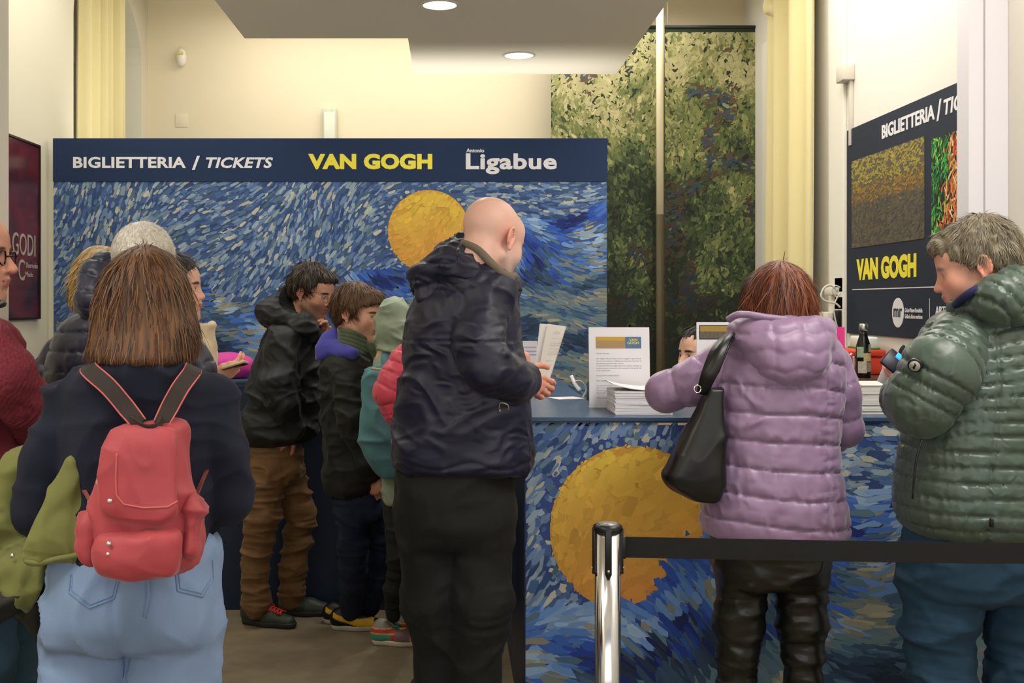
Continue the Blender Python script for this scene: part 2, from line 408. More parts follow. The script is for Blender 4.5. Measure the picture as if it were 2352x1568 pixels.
# ------------------------------------------------------------------ people kit
def head_matrix(c, yaw, pitch=0, s=1.0, roll=0):
    return Matrix.Translation(Vector([float(v) for v in c])) @ Rz(yaw) @ Rx(pitch) @ Ry(roll) @ Matrix.Scale(s, 4)
def head_prims(jaw=1.0, nose=1.0, child=False, ears=True):
    j = jaw; P = [ell((0, .018, .036), (.075, .094, .083)),
         ell((0, -.032, -.028), (.059*j, .062, .084)),
         ell((0, -.052, .045), (.058, .040, .050), k=.03)]
    for s in (-1, 1):
        P += [cap((s*.052*j, .004, -.050), (s*.012, -.066, -.096), .020, .018),
              ell((s*.037, -.058, -.022), (.026, .026, .030) if not child else (.030, .028, .036))]
    P += [ell((0, -.074, -.098), (.021, .019, .017)),
          ell((0, -.074, -.056), (.030, .024, .030), k=.02),
          cap((-.034, -.079, .023), (.034, -.079, .023), .0085 if not child else .005, k=.016)]
    for s in (-1, 1): P.append(ell((s*.031, -.094, .004), (.015, .011, .0125), k=.016, op='s'))
    for s in (-1, 1): P.append(ell((s*.0305, -.0725, .004), (.0145, .0145, .0135), k=.006))
    n = nose
    P += [cap((0, -.084, .016), (0, -.104*(.5+.5*n), -.022), .0065, .0095*n, k=.012),
          ell((0, -.105*(.5+.5*n), -.027), (.0105*n, .0115, .0095), k=.007)]
    for s in (-1, 1):
        P.append(ell((s*.0125*n, -.094, -.030), (.0075, .0105, .0075), k=.005))
        P.append(ell((s*.0065, -.101, -.0385), (.0035, .006, .003), k=.003, op='s'))
    for a, b, r in (((-.0225, -.086, -.0545), (-.006, -.0985, -.0505), .0042), ((.0225, -.086, -.0545), (.006, -.0985, -.0505), .0042),
                    ((-.006, -.0985, -.0505), (.006, -.0985, -.0505), .0046)):
        P.append(cap(a, b, r, k=.005))
    P += [cap((-.018, -.087, -.0625), (.018, -.087, -.0625), .0050, k=.006), ell((0, -.0945, -.0635), (.012, .0065, .0058), k=.006),
          cap((-.022, -.094, -.0568), (.022, -.094, -.0568), .0016, k=.003, op='s'),
          ell((0, -.103, -.0755), (.016, .010, .007), k=.010, op='s')]
    # eye slits
    for s in (-1, 1): P.append(ell((s*.0305, -.0905, .0035), (.0118, .0075, .0042), k=.002, op='s'))
    if ears:
        for s in (-1, 1):
            R = Rz(-s*22) @ Rx(-10)
            P.append(ell((s*.0795, .018, -.002), (.0055, .0165, .0275), R, k=.006))
            pts = [(s*(.083+.004*math.cos(t)), .018+.0165*math.cos(t)-.002, .002+.027*math.sin(t)) for t in np.linspace(-.9, 4.0, 9)]
            for a, b in zip(pts[:-1], pts[1:]): P.append(cap(a, b, .0036, k=.003))
            P.append(ell((s*.0845, .012, -.004), (.006, .0075, .011), k=.004, op='s'))
            P.append(ell((s*.0785, .008, -.030), (.005, .007, .009), k=.006))
    P.append(cap((0, .035, -.05), (0, .040, -.17), .056, .060, k=.025))
    return P
def skin_color(skin, lips='#ac625a', brow='#3a2a20', beard=0.0, bcol='#8a8078', brw=1.0, flush=0.25):
    sk, lp, br, bc = (np.array(lin(c), np.float32) for c in (skin, lips, brow, bcol))
    red = sk*np.array((1.10, .72, .66), np.float32)
    def f(V):
        x, y, z = V.T; C = np.tile(sk, (len(V), 1))
        def mixc(C, c, m): m = np.clip(m, 0, 1)[:, None]; return C*(1-m)+c*m
        g = lambda cx, cy, cz, r: np.exp(-(((np.abs(x)-cx)/r)**2+((y-cy)/r)**2+((z-cz)/r)**2))
        C = mixc(C, red, flush*1.6*(g(.038, -.075, -.025, .024)+g(0, -.11, -.027, .016)+1.3*g(.084, .018, 0, .028)))
        C = mixc(C, red, 0.35*fbm(V, (26, 26, 26))+0.06)
        if beard: 
            m = (z < -.030)*(y < .012)*(1-g(0, -.1, -.058, .016))*np.clip((-.022-z)/.02, 0, 1)
            C = mixc(C, bc, beard*m*(.75+.5*vnoise(V*500)))
        C = mixc(C, lp, .75*(y < -.080)*np.exp(-((x/.021)**4+((z+.057)/.0095)**4)))
        bz = .0245-(np.abs(x)-.028)**2*6
        C = mixc(C, br, brw*1.4*(y < -.045)*np.exp(-(((np.abs(x)-.031)/.0185)**4+((z-bz)/.0045)**4)))
        C = mixc(C, br, .75*(y < -.055)*np.exp(-(((np.abs(x)-.0305)/.013)**6+((z-.0088)/.0018)**2)))
        return C
    return f
def head(c, yaw, pitch=0, s=1.0, skin='#dba58b', h=.0034, roll=0, iris='#4a3524', jaw=1.0, nose=1.0, child=False, **kw):
    M = head_matrix(c, yaw, pitch, s, roll)
    out = [sn(head_prims(jaw, nose, child), h, .022, col=skin_color(skin, **kw), M=M)]
    for sx in (-1, 1):       # eyeballs, with iris and pupil
        cc = np.array((sx*.0305, -.0735, .004)); V, F = [], []
        n, m = 14, 9
        for j in range(m+1):
            ph = math.pi*j/m
            for i in range(n): V.append((math.sin(ph)*math.cos(2*math.pi*i/n), -math.cos(ph), math.sin(ph)*math.sin(2*math.pi*i/n)))
        V = np.array(V); F = np.array([[j*n+i, j*n+(i+1) % n, (j+1)*n+(i+1) % n, (j+1)*n+i] for j in range(m) for i in range(n)])
        C = np.tile(np.array((.75, .72, .68)), (len(V), 1)); C[-V[:, 1] > .86] = lin(iris); C[-V[:, 1] > .97] = (.01, .01, .01)
        V = V*.0125+cc; Mn = np.array(M); out.append((V@Mn[:3, :3].T+Mn[:3, 3], F, C))
    return out, M
def hair_cap(M, hl, t=.012, h=.0037, tuft=1200, tl=.03, tw=.0022, col='#3a2a1c', extra=(), rough=.004, swirl=(0, .05, .12), lift=.25, seed=0, fr=(70, 70, 25)):
    """short hair: a thickened scalp cut off at a hairline hl = ([y...],[z...])"""
    ys, zs = hl; base = np.array(lin(col), np.float32)
    cutf = lambda P: (np.interp(P[:, 1], ys, zs)-P[:, 2]).astype(np.float32)*.8
    earf = ell((.088, .010, -.004), (.014, .026, .034)); earg = ell((-.088, .010, -.004), (.014, .026, .034))
    pr = [ell((0, .019, .037), (.076+t, .096+t, .084+t))]+list(extra)
    pr.append(Pr(cutf, (-.2,)*3, (.2,)*3, op='i', k=.006))
    pr += [Pr(earf.f, earf.lo, earf.hi, 's', .006), Pr(earg.f, earg.lo, earg.hi, 's', .006)]
    dsp = lambda V, N: rough*(fold(V, fr, .5, seed)-.5)*2+rough*.8*fbm(V, (30, 30, 30), 2)
    def colf(V): return base*(0.75+.5*vnoise(V*np.array((160, 160, 40))+seed))[:, None]
    p = sn(pr, h, .018, dsp, colf)
    sw = np.array(swirl)
    def flow(q):
        d = q-sw; d[:, 2] -= .02; return d/(np.linalg.norm(d, axis=1)[:, None]+1e-9)
    tf = tufts(p[0], p[1], tuft, tl, tw, flow, lift, lf=lambda q: np.where((q[:, 1] < -.03) & (q[:, 2] < .115), .38, 1.0)*np.where(q[:, 2] < .0, .6, 1.0))
    tc = base*RNG.uniform(.6, 1.5, (tuft, 1)); tf = (tf[0], tf[1], np.repeat(tc, 8, 0))
    Mn = np.array(M); return [(q[0]@Mn[:3, :3].T+Mn[:3, 3], q[1], q[2]) for q in (p, tf)]
def long_hair(rows, D, h=.005, p=2.2, cols=('#4a2a14', '#8a5a34'), groove=.006, n=2500, L=.10, tw=.003, fx=70, rnd=.05, flowx=0.0, seed=3, extra=(), k=.02, part=0):
    """hair that hangs: slices (y_px, xL, xR, d0, d1) - d0,d1 = front/back metres relative to D"""
    s = D/FPX
    R = [(HC-(y-PY)*s, ((a+b)/2-PX)*s, D+(d0+d1)/2, (b-a)/2*s, (d1-d0)/2) for y, a, b, d0, d1 in rows]
    dk, lt = (np.array(lin(c), np.float32) for c in cols); cx = np.mean([r[1] for r in R])
    zt = max(r[0] for r in R); zb = min(r[0] for r in R)
    def strand(V):
        a = np.arctan2(V[:, 0]-cx, -(V[:, 1]-D)); wob = .25*fbm(V, (6, 6, 5), 2)
        return np.stack([a*9+wob*6, V[:, 2]*3.2+seed, wob*2+a*2], 1)
    def dsp(V, N):
        q = strand(V); m = np.clip((zt-V[:, 2])/.07, 0.15, 1)
        return m*groove*((1-np.abs(2*vnoise(q*np.array((1.0, 1, 1)))-1))-.6+.35*(vnoise(q*np.array((3.2, 1.2, 1)))-.5))
    def colf(V):
        q = strand(V); u = np.clip(.55*vnoise(q*np.array((1.3, .6, 1)))+.55*vnoise(q*np.array((4.5, .8, 1)))-.12, 0, 1)
        return dk*(1-u[:, None])+lt*u[:, None]
    pc = sn([loft(R, p, rnd, m=4)]+list(extra), h, k, dsp, colf)
    def flow(q):
        d = np.zeros_like(q); d[:, 2] = -1; m = np.clip((q[:, 2]-(zt-.13))/.12, 0, 1); d[:, 2] += .6*m; d[:, 0] += (q[:, 0]-cx)*m*14+flowx; d[:, 1] += (q[:, 1]-D)*m*8; return d
    tf = tufts(pc[0], pc[1], n, L, tw, flow, .02, sel=lambda V: V[:, 2] > zb+.03, R=.16, lf=lambda q: np.interp(q[:, 2], [zb+.03, zb+.10, zt-.06, zt], [.18, 1, .8, .30]))
    u = RNG.uniform(0, 1, (n, 1))**1.5; return [pc, (tf[0], tf[1], np.repeat(dk*(1-u)+lt*u, 8, 0))]
def hand(Wp, fdir, pnorm, curl=(30, 30, 30, 30), s=1.0, left=False, skin='#d9a088', thumb=(.55, .78, -.3), tb=25, h=.0033, spread=1.0):
    """Wp wrist; fdir where the fingers point; pnorm where the palm faces; curl per finger in degrees"""
    P = [ell((.048, 0, 0), (.054, .040, .0155)), cap((.018, .016, -.002), (.075, .028, -.001), .014, .012), cap((.015, -.014, -.002), (.074, -.026, -.001), .013, .011),
         cap((-.07, 0, 0), (.01, 0, 0), .026, .024, sy=1.1, k=.02)]
    fy = (.029, .0095, -.010, -.028); fx = (.086, .090, .087, .078); fl = (.95, 1.05, .98, .78)
    for i in range(4):
        p = np.array((fx[i], fy[i], 0.)); a = 0; sp = (fy[i])*3.0*spread; r = .0092
        P.append(cap((fx[i]-.03, fy[i]*.9, -.001), p, .0095, .0095, k=.008))
        for L, f in ((.044, 0.8), (.027, 1.1), (.023, .7)):
            a += math.radians(curl[i]*f); d = np.array((math.cos(a)*math.cos(sp), math.cos(a)*math.sin(sp), -math.sin(a)))
            q = p+d*L*fl[i]; P.append(cap(p, q, r, r*.90, k=.0035)); P.append(ell(p, r*1.06, k=.003)); p = q; r *= .90
    p = np.array((.022, .026, -.004)); d = np.array(thumb, float); d /= np.linalg.norm(d); r = .0125
    for L in (.044, .033, .027):
        q = p+d*L; P.append(cap(p, q, r, r*.88, k=.008)); p = q; r *= .88
        rr = Matrix.Rotation(math.radians(tb), 3, 'Z') if True else None
        d = np.array(rr.inverted() @ Vector(d)); d[2] -= .12; d /= np.linalg.norm(d)
    x = np.array(fdir, float); x /= np.linalg.norm(x); z = -np.array(pnorm, float); z -= x*np.dot(x, z); z /= np.linalg.norm(z); y = np.cross(z, x)
    if left: y = -y
    M = np.eye(4); M[:3, 0], M[:3, 1], M[:3, 2], M[:3, 3] = x*s, y*s, z*s, Wp
    sk = np.array(lin(skin), np.float32); red = sk*np.array((1.08, .74, .68), np.float32)
    def colf(V):
        m = np.clip(.5*np.exp(-((V[:, 0]-.09)/.012)**2)+.5*(V[:, 0] > .125)+.5*fbm(V, (40, 40, 40), 2)+.1, 0, 1)[:, None]; return sk*(1-m)+red*m
    V, F, C = sn(P, h, .006, lambda V, N: .0006*(fold(V, (120, 60, 60), .2)-.5), colf, M)
    if left: F = F[:, ::-1]
    return (V, F, C)
def core(j, skin='#d9a088', t=1.0, h=.014):
    """the body under the clothes: one skin from neck to ankles; j = joints"""
    P = chain([j['neck'], j['chest']], [.05*t, .085*t])+chain([j['chest'], j['hip']], [.095*t, .080*t])
    for s in 'lr':
        P += chain([j['chest']+np.array((0, 0, .06)), j['sh'+s], j['el'+s], j['wr'+s]], [.055*t, .038*t, .030*t, .022*t], k=.03)
        P += chain([j['hip'], j['th'+s], j['kn'+s], j['an'+s]], [.070*t, .050*t, .034*t, .024*t], k=.02)
    return sn(P, h, .04, col=skin)
def shoe(an, yaw, s=1.0, col='#222222', sole='#dddddd', colf=None, high=0.0, h=.004):
    """toe along local -Y; an = ankle point on the floor"""
    P = [cap((0, .035, .04), (0, -.06, .035), .036, .036, k=.02), cap((0, -.06, .030), (0, -.15, .022), .038, .030, k=.03), ell((0, .03, .055), (.036, .045, .045+high)),
         Pr(lambda Q: (.012-Q[:, 2]), (-1,)*3, (1,)*3, 'i', .004)]
    up, so = np.array(lin(col)), np.array(lin(sole))
    P2 = [cap((0, .035, .02), (0, -.05, .02), .039, .038, k=.03), cap((0, -.05, .02), (0, -.155, .02), .041, .031, k=.03),
          Pr(lambda Q: Q[:, 2]-.024, (-1,)*3, (1,)*3, 'i', .003), Pr(lambda Q: -Q[:, 2], (-1,)*3, (1,)*3, 'i', .003)]
    M = Matrix.Translation(Vector((float(an[0]), float(an[1]), 0))) @ Rz(yaw) @ Matrix.Scale(s, 4)
    u = sn(P, h, .03, lambda V, N: .0012*(fold(V, (40, 60, 40), .3)-.5), colf or (lambda V: np.tile(up, (len(V), 1))), M)
    return u, sn(P2, h, .02, None, lambda V: np.tile(so, (len(V), 1)), M), M
def laces(M, col, n=5, z=.080, y0=-.055, y1=-.118, zr=.016, wd=.024):
    Mn = np.array(M); out = []
    for i in range(n):
        t = i/(n-1); y = y0+(y1-y0)*t; zz = z-t*zr
        for sg in (-1, 1):
            p = np.array([(sg*wd, y+.006, zz-.006), (0, y, zz+.004), (-sg*wd, y-.006, zz-.006)])
            out.append(tube(p@Mn[:3, :3].T+Mn[:3, 3], .0036, 6, col, 4))
    for sg in (-1, 1):
        p = np.array([(0, y0+.005, z+.004), (sg*.022, y0+.01, z+.014), (sg*.030, y0-.01, z-.004), (0, y0, z+.002)])
        out.append(tube(p@Mn[:3, :3].T+Mn[:3, 3], .0022, 6, col, 4))
    return out
class Person:
    def __init__(s, D, xpx, label, group=None):
        s.D = D; s.s = D/FPX; base = W(xpx, 0, D); base[2] = 0
        s.root = thing('person', base, label, 'person', group)
    def P(s, x, y, d=0.0):
        p = W(x, y, s.D); 
        if d: p = p*1.0; q = W(x, y, s.D+d); p = q
        return p
    def rows(s, rr):
        """(y, xL, xR, depth_half_m, d_centre) -> loft rows"""
        return [(HC-(y-PY)*s.s, ((a+b)/2-PX)*s.s, s.D+dc, (b-a)/2*s.s, dh) for y, a, b, dh, dc in rr]
SKINM = mat('skin', rough=.48, vcol=True, bump=(180, .15, .001)); HAIRM = mat('hair', rough=.55, vcol=True, bump=(300, .3, .001))
def glasses(M, name, parent, col='#111111', r=.021, rim=.0016, metal=0):
    m = mat('glasses_'+col.strip('#'), col, .25, metal); Mn = np.array(M); tf = lambda q: np.array(q)@Mn[:3, :3].T+Mn[:3, 3]
    ps = []
    for s in (-1, 1):
        pts = [(s*.032+r*math.cos(t)*1.05, -.099+.004*abs(math.cos(t)), .002+r*.85*math.sin(t)) for t in np.linspace(0, 2*math.pi, 20)]
        ps.append(tube(tf(pts), rim, 6, None, 0))
        ps.append(tube(tf([(s*.054, -.097, .008), (s*.074, -.080, .009), (s*.083, -.01, .010), (s*.083, .022, .0), (s*.080, .030, -.012)]), rim, 6, None, 4))
    ps.append(tube(tf([(-.011, -.099, .006), (0, -.104, .009), (.011, -.099, .006)]), rim, 6, None, 3))
    return build(name, ps, m, parent)
# ------------------------------------------------------------------ the room
XL, XR, YB, ZC = -2.20, 2.10, 8.20, 3.66
M_wall = mat('cream_wall', '#e8dcbd', .85, bump=(60, .05, .002), var=(1.2, .03))
M_wallw = mat('white_wall', '#e4e0d6', .85, bump=(60, .05, .002))
M_wallp = mat('white_panel_wall', '#e2dfe6', .8)
M_ceil = mat('ceiling_paint', '#d9d3c4', .9)
M_floor = mat('floor_carpet', '#7f725c', .95, bump=(400, .4, .002), var=(9, .12))
def struct(name, pieces, m, smooth=False, parent=None):
    o = build(name, pieces, m, parent, smooth)
    if not parent: o['kind'] = 'structure'
    return o
struct('floor', [box(-3.4, 3.4, -1.6, 8.4, -.1, 0)], M_floor)
struct('ceiling', [box(-3.4, 3.4, -1.6, 8.4, ZC, ZC+.1)], M_ceil)
struct('wall_back', [box(-3.0, 3.0, YB, YB+.12, 0, ZC)], M_wall)
# left wall with an arched window recess
def yz_wall(x0, x1, poly_outer, hole=None):
    n = len(poly_outer); V = [(x0, y, z) for y, z in poly_outer]+[(x1, y, z) for y, z in poly_outer]
    F = [list(range(n)), [n+i for i in range(n)][::-1]]+[[i, n+i, n+(i+1) % n, (i+1) % n] for i in range(n)]
    return (np.array(V, float), F, None)
arch = [(7.32+.72*math.cos(t), 3.15+.45*math.sin(t)) for t in np.linspace(0, math.pi, 25)]
outl = [(8.2, 0), (8.2, ZC), (-1.6, ZC), (-1.6, 0), (6.60, 0), (6.60, 3.15)]+arch[::-1][1:]+[(8.04, 0)]
struct('wall_left', [yz_wall(XL-.14, XL, outl)], mat('left_wall_paint', '#ddd8c2', .85, bump=(60, .05, .002), var=(1.2, .03)))
struct('window_1', [box(XL-.16, XL-.14, 6.5, 8.15, 0, ZC)], mat('window_reveal', '#dfe2ea', .7))
struct('window_2', [box(XL-.142, XL-.13, 6.66, 7.02, 2.95, 3.4)], mat('dark_glass', '#0b0d12', .15))
struct('wall_right', [box(XR, XR+.12, -1.6, 8.2, 0, ZC)], M_wallw)
struct('trim_1', [box(XR-.03, XR, 7.44, 7.62, 0, 3.2, .004)], mat('trim_white', '#e8e4d8', .6))
struct('trim_2', [box(XR-.02, XR, 6.06, 6.30, 0, ZC, .004)], MATS['trim_white'])
Dp = 4.3
struct('wall_partition_right', [box(W(2225, 0, Dp)[0], XR-.001, Dp, Dp+.10, 0, ZC-.001)], M_wallp)
struct('trim_3', [box(W(2259, 0, Dp)[0], W(2262, 0, Dp)[0], Dp-.003, Dp, 0, ZC-.001)], mat('joint_grey', '#a9a5aa', .8))
struct('wall_partition_left', [box(-2.199, W(20, 0, 3.7)[0], 3.6, 3.7, 0, ZC-.001)], M_wallw)
# dropped soffit, stepped at the back, with round downlights
ZS = 2.84
def sof(x, y, D): return ((x-PX)/FPX*D, D)
d1 = (ZS-HC)*FPX/(PY-88); d2 = (ZS-HC)*FPX/(PY-170)
xa = sof(562, 88, d1)[0]; xb = sof(937, 88, d1)[0]; xc = sof(1415, 170, d2)[0]
pl = [(xa, 1.2), (xc, 1.2), (xc, d2), (xb, d2), (xb, d1), (xa, d1)]
n = len(pl); Vv = [(x, y, ZS) for x, y in pl]+[(x, y, ZC-.002) for x, y in pl]
struct('ceiling_soffit', [(np.array(Vv), [list(range(n))[::-1], [n+i for i in range(n)]]+[[i, (i+1) % n, n+(i+1) % n, n+i] for i in range(n)], None)], mat('soffit_paint', '#efe9d8', .9))
def downlight(cx, cy, r, label, grp='round downlights in the dropped ceiling'):
    t = thing('ceiling_light', (cx, cy, ZS), label, 'ceiling light', grp)
    build('trim_ring', [lathe((cx, cy, ZS), [(r*1.16, 0), (r*1.14, -.006), (r*1.0, -.007), (r*.98, -.001)], 40)], mat('lamp_ring', '#d8d4ca', .4), t)
    build('diffuser', [cyl((cx, cy, ZS-.003), r, .003, 40)], mat('lamp_diffuser', '#fff6e6', .5, emit=('#fff2dc', 6.0)), t)
    L = bpy.data.lights.new('downlight_lamp', 'AREA'); L.shape = 'DISK'; L.size = r*2; L.energy = 9; L.color = (1, .95, .86)
    lo = bpy.data.objects.new('downlight_lamp', L); COLL.objects.link(lo); lo.location = (cx, cy, ZS-.012)
for px, py, wd, lb in ((1010, 10, 78, 'round downlight nearer the viewer, at the top edge of the photo'), (1192, 126, 66, 'round downlight further back, on the stepped end of the dropped ceiling')):
    D = (ZS-HC)*FPX/(PY-py); downlight((px-PX)/FPX*D, D, wd/2*D/FPX, lb)

# ---- curtains
def curtain(p0, p1, z0, z1, nf, amp, m, name, label, wav=0.0):
    N, K = nf*14, 30; p0 = np.array(p0); p1 = np.array(p1); d = (p1-p0)/np.linalg.norm(p1-p0); nn = np.array((-d[1], d[0])); V = []
    for th in (0, .006):
        for k in range(K):
            z = z0+(z1-z0)*k/(K-1); t = k/(K-1)
            for i in range(N):
                u = i/(N-1); ph = 2*math.pi*nf*u+.7*math.sin(3*u*6.28)+.4*math.sin(t*3+u*5)
                a = amp*(.65+.35*math.sin(u*17+1))*(1-.25*t)
                o = a*(math.sin(ph)+.25*math.sin(2*ph+1))+th
                q = p0+(p1-p0)*(u+.012*math.sin(ph+1.2))+nn*o; V.append((q[0], q[1], z))
    F = []
    for k in range(K-1):
        for i in range(N-1): a = k*N+i; F.append([a, a+1, a+N+1, a+N]); b = a+K*N; F.append([b+N, b+N+1, b+1, b])
    NK = N*K
    for k in range(K-1):
        for i in (0, N-1): a = k*N+i; F.append([a, a+N, a+N+NK, a+NK])
    for i in range(N-1):
        for k in (0, K-1): a = k*N+i; F.append([a, a+1, a+1+NK, a+NK])
    t = thing(name, (float(p0[0]+p1[0])/2, float(p0[1]+p1[1])/2, z0), label, 'curtain')
    build('fabric', [(np.array(V), F, None)], m, t); return t
M_cur = mat('curtain_cream', '#dccf9a', .8, sheen=.2, bump=(300, .1, .001))
curtain((-2.20, 6.74), (-2.13, 7.38), 0.02, 3.6, 6, .05, M_cur, 'curtain', 'cream pleated curtain in the arched recess behind the left wall')
cr = curtain((2.02, 7.30), (2.0, 6.36), 0.02, 3.6, 5, .06, M_cur, 'curtain', 'cream pleated curtain with gathered top beside the green banners')
sw = [cap(W(1775, 15, 7.1), W(1830, 30, 6.9), .06, .05, sy=.8), cap(W(1770, -10, 7.2), W(1790, 35, 7.1), .05, .035), cap(W(1830, -15, 6.9), W(1900, -30, 6.5), .07, .06)]
build('gathered_swag', [sn(sw, .01, .03, lambda V, N: .014*(fold(V, (6, 6, 22), .6)-.5))], M_cur, cr)
# ---- wall devices
D = YB-.06
t = thing('alarm_sensor', W(415, 150, D), 'small white motion sensor high on the cream back wall', 'sensor')
a = W(404, 150, D); b = W(426, 110, D)
build('housing', [sn([ell(((a[0]+b[0])/2, YB-.035, (a[2]+b[2])/2), (.036, .04, .065))], .004, .01)], mat('device_white', '#f0ead8', .5), t)
build('lens', [box(a[0]+.012, b[0]-.012, YB-.082, YB-.07, a[2]+.075, a[2]+.09, .002)], mat('device_yellow', '#e0c878', .5), t)
D = YB-.05; a = W(740, 322, D); b = W(773, 248, D)
t = thing('emergency_light', a, 'upright white emergency light fixture on the cream wall above the blue panel', 'lamp')
build('housing', [box(a[0], b[0], YB-.05, YB, a[2]-.15, b[2], .006)], mat('device_grey', '#c9cbb8', .5), t)
build('cover', [box(a[0]+.012, b[0]-.012, YB-.058, YB-.05, a[2]-.14, b[2]-.03, .004)], mat('device_cover', '#dfe2cf', .3), t)
build('status_light', [cyl((b[0]-.035, YB-.052, b[2]-.015), .005, .006, 10, 'y')], mat('led_green', '#40ff20', .4, emit=('#60ff20', 2)), t)
a = W(403, 292, YB); b = W(432, 262, YB)
tag(build('wall_plate', [box(a[0], b[0], YB-.006, YB, a[2], b[2], .002)], M_wall), 'flat cream blanking plate on the back wall under the sensor', 'plate')
def RW(x, y, X=XR):   # point on a plane X = const
    D = X*FPX/(x-PX); return W(x, y, D)
a = RW(1938, 190); b = RW(1968, 154)
t = thing('junction_box', (XR, a[1], b[2]-.12), 'small grey junction box and thin conduit beside the right curtain', 'electrical box')
build('housing', [box(XR-.06, XR, 5.94, 6.06, RW(1950, 190)[2], RW(1950, 153)[2], .004)], mat('box_grey', '#cfc9ba', .6), t)
build('conduit', [box(XR-.02, XR, 5.96, 5.985, 2.3, RW(1955, 190)[2]+.01, .003)], MATS['box_grey'], t)

# ---- green banners: generic dabbed foliage print
FOL = ['#22301c', '#33462a', '#4c6434', '#76894a', '#a3a86a', '#6a6450', '#4a5c6c', '#8a6a4a', '#2c3a2e', '#c4c08c']
def fol_style(y0, y1, sc=1.0):
    def f(x, y, r):
        n = len(x); t = (y-y0)/(y1-y0)
        q = np.stack([x*.013, y*.011, np.zeros(n)], 1); nz = .6*vnoise(q+5)+.4*vnoise(q*2.6+15); nz2 = vnoise(q*1.7+9)
        li = np.clip(1.02-1.05*t+1.0*(nz-.5)+r.normal(0, .15, n), 0, 1)
        A = np.array([lin(c) for c in ('#1b2216', '#303c24', '#4a5834', '#6a7440', '#8c8c56', '#b3ac7c')]); i = li*4.99; k = i.astype(int); fr = (i-k)[:, None]
        C = A[k]*(1-fr)+A[np.minimum(k+1, 5)]*fr
        for c, lo in (('#5f4c3a', .70), ('#3f5468', .80)):
            m = (nz2 > lo) & (r.random(n) < .5) if c == '#6d5240' else (nz2 < 1-lo) & (r.random(n) < .4)
            C[m] = np.array(lin(c))*(1.1-.85*t[m])[:, None]
        C = C*(1+r.normal(0, .10, (n, 1))); ang = 1.2+2.2*(nz2-.5)+r.normal(0, .6, n); L = r.uniform(8, 21, n)*sc; return ang, L, L*r.uniform(.25, .5, n), C
    return f
D = 7.9
def banner(x0, x1, y0, seed, label, n):
    a = W(x0, 1010, D); b = W(x1, y0, D)
    t = thing('hanging_banner', ((a[0]+b[0])/2, D, a[2]), label, 'banner', 'green foliage banners')
    build('cloth', [box(a[0], b[0], D, D+.006, a[2], b[2])], mat('banner_green', '#28331f', .85), t, False)
    build('foliage_print', [dabs(n, (x0, x1, y0+12, 1010), fol_style(y0, 720), D, seed=seed)], mat('print_paint', rough=.8, vcol=True), t, False, 'stuff')
    build('top_rail', [cyl(((a[0]+b[0])/2, D, b[2]), .012, b[0]-a[0], 12, 'x')], mat('rail_dark', '#1c2a28', .5), t)
    for x in (a[0]+.02, b[0]-.02): build('cord', [cyl((x, D, (b[2]+ZC)/2), .002, ZC-b[2], 6)], mat('cord_pale', '#c8bfa4', .6), t)
banner(1266, 1508, 62, 5, 'dark green foliage banner hanging left of the cream pole, behind the blue panel', 8500)
banner(1527, 1768, 62, 6, 'green foliage banner hanging right of the cream pole, beside the curtain', 9500)
D = 7.7; a = W(1509, 0, D); b = W(1524, 0, D)
zc = W(0, 492, D)[2]
t = thing('wall_pole', (a[0], D, 0), 'narrow upright pole between the two green foliage banners, cream above and brown below', 'pole')
build('upper_pole', [box(a[0], b[0], D, D+.04, zc, ZC)], mat('pole_cream', '#e3d8b4', .7), t, label='cream upper pole')
build('lower_pole', [box(a[0], b[0], D, D+.04, 0, zc)], mat('pole_brown', '#4a4026', .7), t, label='brown lower pole')

# ---- big ticket panel with header and painted print
D = 6.15
NAVY = mat('navy_panel', '#0e2a50', .8); M_print = mat('print_paint')
a = W(123, 1010, D); b = W(1394, 318, D)
t = thing('display_panel', (0, D, 0), 'wide blue painted panel with navy ticket header reading BIGLIETTERIA / TICKETS', 'panel')
build('board', [box(a[0], b[0], D, D+.05, 0, b[2])], mat('mural_base', '#3a5686', .7), t, False)
hz = W(0, 417, D)[2]
build('header', [box(a[0]-.002, b[0]+.002, D-.006, D+.051, hz, b[2]+.001, .001)], NAVY, t, False)
WHT = mat('letter_white', '#e3e3e6', .5); YEL = mat('letter_yellow', '#f0e23c', .5)
Dh = D-.006
for q_ in (text_front('BIGLIETTERIA', 168, 427, 360, 386, Dh, thick=.032, sp=1.04), text_front('/', 441, 459, 358, 390, Dh, thick=.02), text_front('TICKETS', 473, 627, 361, 386, Dh, thick=.03, shear=.22, sp=1.04),
      text_front('Antonio', 1071, 1112, 341, 350, Dh, thick=.03), text_front('Ligabue', 1070, 1279, 352, 400, Dh, thick=.032, sp=1.06)): build('lettering', [q_], WHT, t, False, label='white header lettering')
build('lettering', [text_front('VAN GOGH', 708, 993, 353, 389, Dh, thick=.055, sp=1.05)], YEL, t, False, label='yellow header lettering')
def hill1(x): return np.interp(x, [123, 300, 470, 520, 640, 740, 860, 960, 1100, 1200, 1290, 1394], [745, 700, 650, 690, 700, 650, 615, 612, 560, 500, 505, 465])
